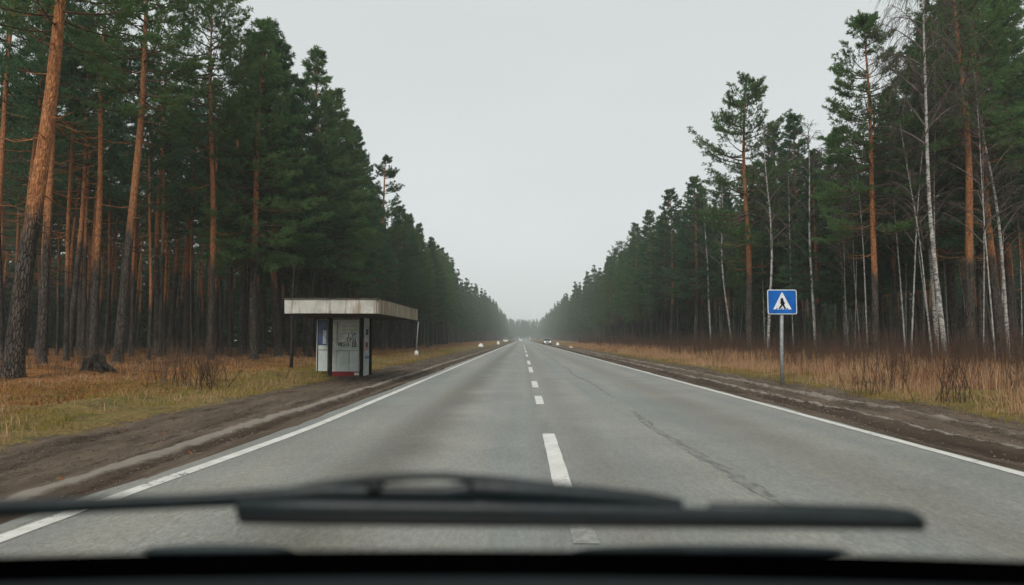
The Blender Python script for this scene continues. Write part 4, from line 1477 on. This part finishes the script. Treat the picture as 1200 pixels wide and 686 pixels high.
sheet('dashboard_lip', [(666, .66, .12), (646.5, .62, .12), (645, .60, .12), (646.5, .585, .12), (660, .575, .12), (674, .565, .12), (680, .56, .12)], M['dash_lip'])
sheet('dashboard', [(690, .57, .12), (677.5, .555, .12), (676.5, .53, .12), (679, .50, .12), (690, .44, .12), (720, .36, .12), (800, .30, .10), (1100, .25, .1)], M['dash_pad'])
sheet('cowl', [(649, .70, .12), (651, .74, .12), (653, .78, .12), (680, .84, .12), (720, .9, .12), (900, 1.0, .12), (1500, 1.05, .12)], M['cowl'])
# two low humps of the cowl just showing over the lip
for x0_, x1_, py in ((165, 345, 641.0), (668, 1000, 641.5)):
    m = MB(); n = 15
    pts = [P(x0_ + (x1_ - x0_) * k / (n - 1), py + 8 - 4 * math.sin(math.pi * min(1, .15 + .7 * k / (n - 1))) ** .5, .74) for k in range(n)]
    rad = [.0005 + .0060 * math.sin(math.pi * k / (n - 1)) ** .35 for k in range(n)]
    m.tube([list(p) for p in pts], rad, 8)
    m.build('cowl_vent', M['cowl'], car_o, True)

WZ = .66


def bar(path, name, mat, parent, flat=1.0, sides=10, yz=0.0):
    """path: (photo x, photo y, half height in photo px)"""
    m = MB()
    n = len(path)
    vs = []
    for (px, py, hp) in path:
        if name.startswith('blade'):
            py += 4.5
        c = P(px, py, WZ + yz)
        h = hp / FPX * WZ
        th = np.arange(sides) / sides * 2 * np.pi
        vs.append(np.stack([np.full(sides, c.x), c.y + np.cos(th) * h * flat, c.z + np.sign(np.sin(th)) * np.abs(np.sin(th)) ** .7 * h], 1))
    v = np.concatenate(vs)
    q = [(r * sides + i, r * sides + (i + 1) % sides, (r + 1) * sides + (i + 1) % sides, (r + 1) * sides + i) for r in range(n - 1) for i in range(sides)]
    m.add(v, q)
    for r in (0, n - 1):
        m.add(np.concatenate([vs[r], [vs[r].mean(0)]]), None, [(i, (i + 1) % sides, sides) for i in range(sides)])
    return m.build(name, mat, parent, True)


wip = empty('wiper'); wip.parent = car_o
wip.name = 'wiper'
# blade: rubber edge at the bottom, carrier above, raised end cap
bar([(279, 603, 3), (283, 603, 6.5), (500, 606, 6.5), (800, 608.5, 6), (1040, 611, 5.5), (1072, 612.5, 5), (1078, 613, 2)], 'blade_rubber', M['rubber'], wip, .6)
bar([(277, 592, 5), (280, 592, 10), (360, 592, 10.5), (520, 594, 10.5), (700, 597, 9.5), (830, 600, 9), (940, 602, 9), (1060, 606, 9)], 'blade_carrier', M['wiper_black'], wip, .7, yz=.006)
bar([(828, 594, 4), (834, 594, 9), (930, 596, 10), (1030, 600, 11), (1066, 604.5, 12), (1079, 608, 9.5), (1084, 610, 4)], 'blade_end_cap', M['wiper_black'], wip, .7, yz=.010)
# arm from beyond the frame, thickening to the hinged bracket over the blade
bar([(-90, 599, 11.5), (0, 596, 11), (120, 591.5, 9.5), (230, 587, 9), (300, 583, 10), (370, 579, 11), (430, 578, 9), (520, 579, 10), (560, 575, 13), (640, 579, 12), (720, 585, 10), (800, 594, 6)], 'wiper_arm', M['wiper_black'], wip, .6, yz=.03)
bar([(330, 577, 5), (380, 570, 7), (430, 562.5, 5.5), (480, 558.5, 4.6), (520, 558, 4.6), (570, 562, 5.5), (640, 569, 5), (700, 575, 5), (760, 581, 4), (800, 588, 3)], 'arm_bridge', M['wiper_black'], wip, .8, yz=.035)
bar([(428, 574, 3), (433, 573, 9), (446, 572, 9), (452, 573, 3)], 'hinge_pin', M['rubber'], wip, .8, yz=.03)
bar([(545, 573, 3), (549, 572, 9), (572, 572, 9), (577, 573, 3)], 'hinge_pin', M['rubber'], wip, .8, yz=.03)
bar([(603, 576, 2), (606, 576, 7), (622, 576, 7), (626, 577, 2)], 'hinge_pin', M['rubber'], wip, .8, yz=.03)
bar([(640, 580, 2), (646, 579, 6), (690, 583, 6), (700, 585, 2)], 'hinge_pin', M['rubber'], wip, .8, yz=.03)

# ------------------------------------------------------------------ the air
m = MB(); m.box(-142, 142, -16, 1010, -1.6, 34)
hz = m.build('haze', M['haze'])
tag(hz, 'thin grey haze lying over the road and the wood', 'haze', kind='stuff')
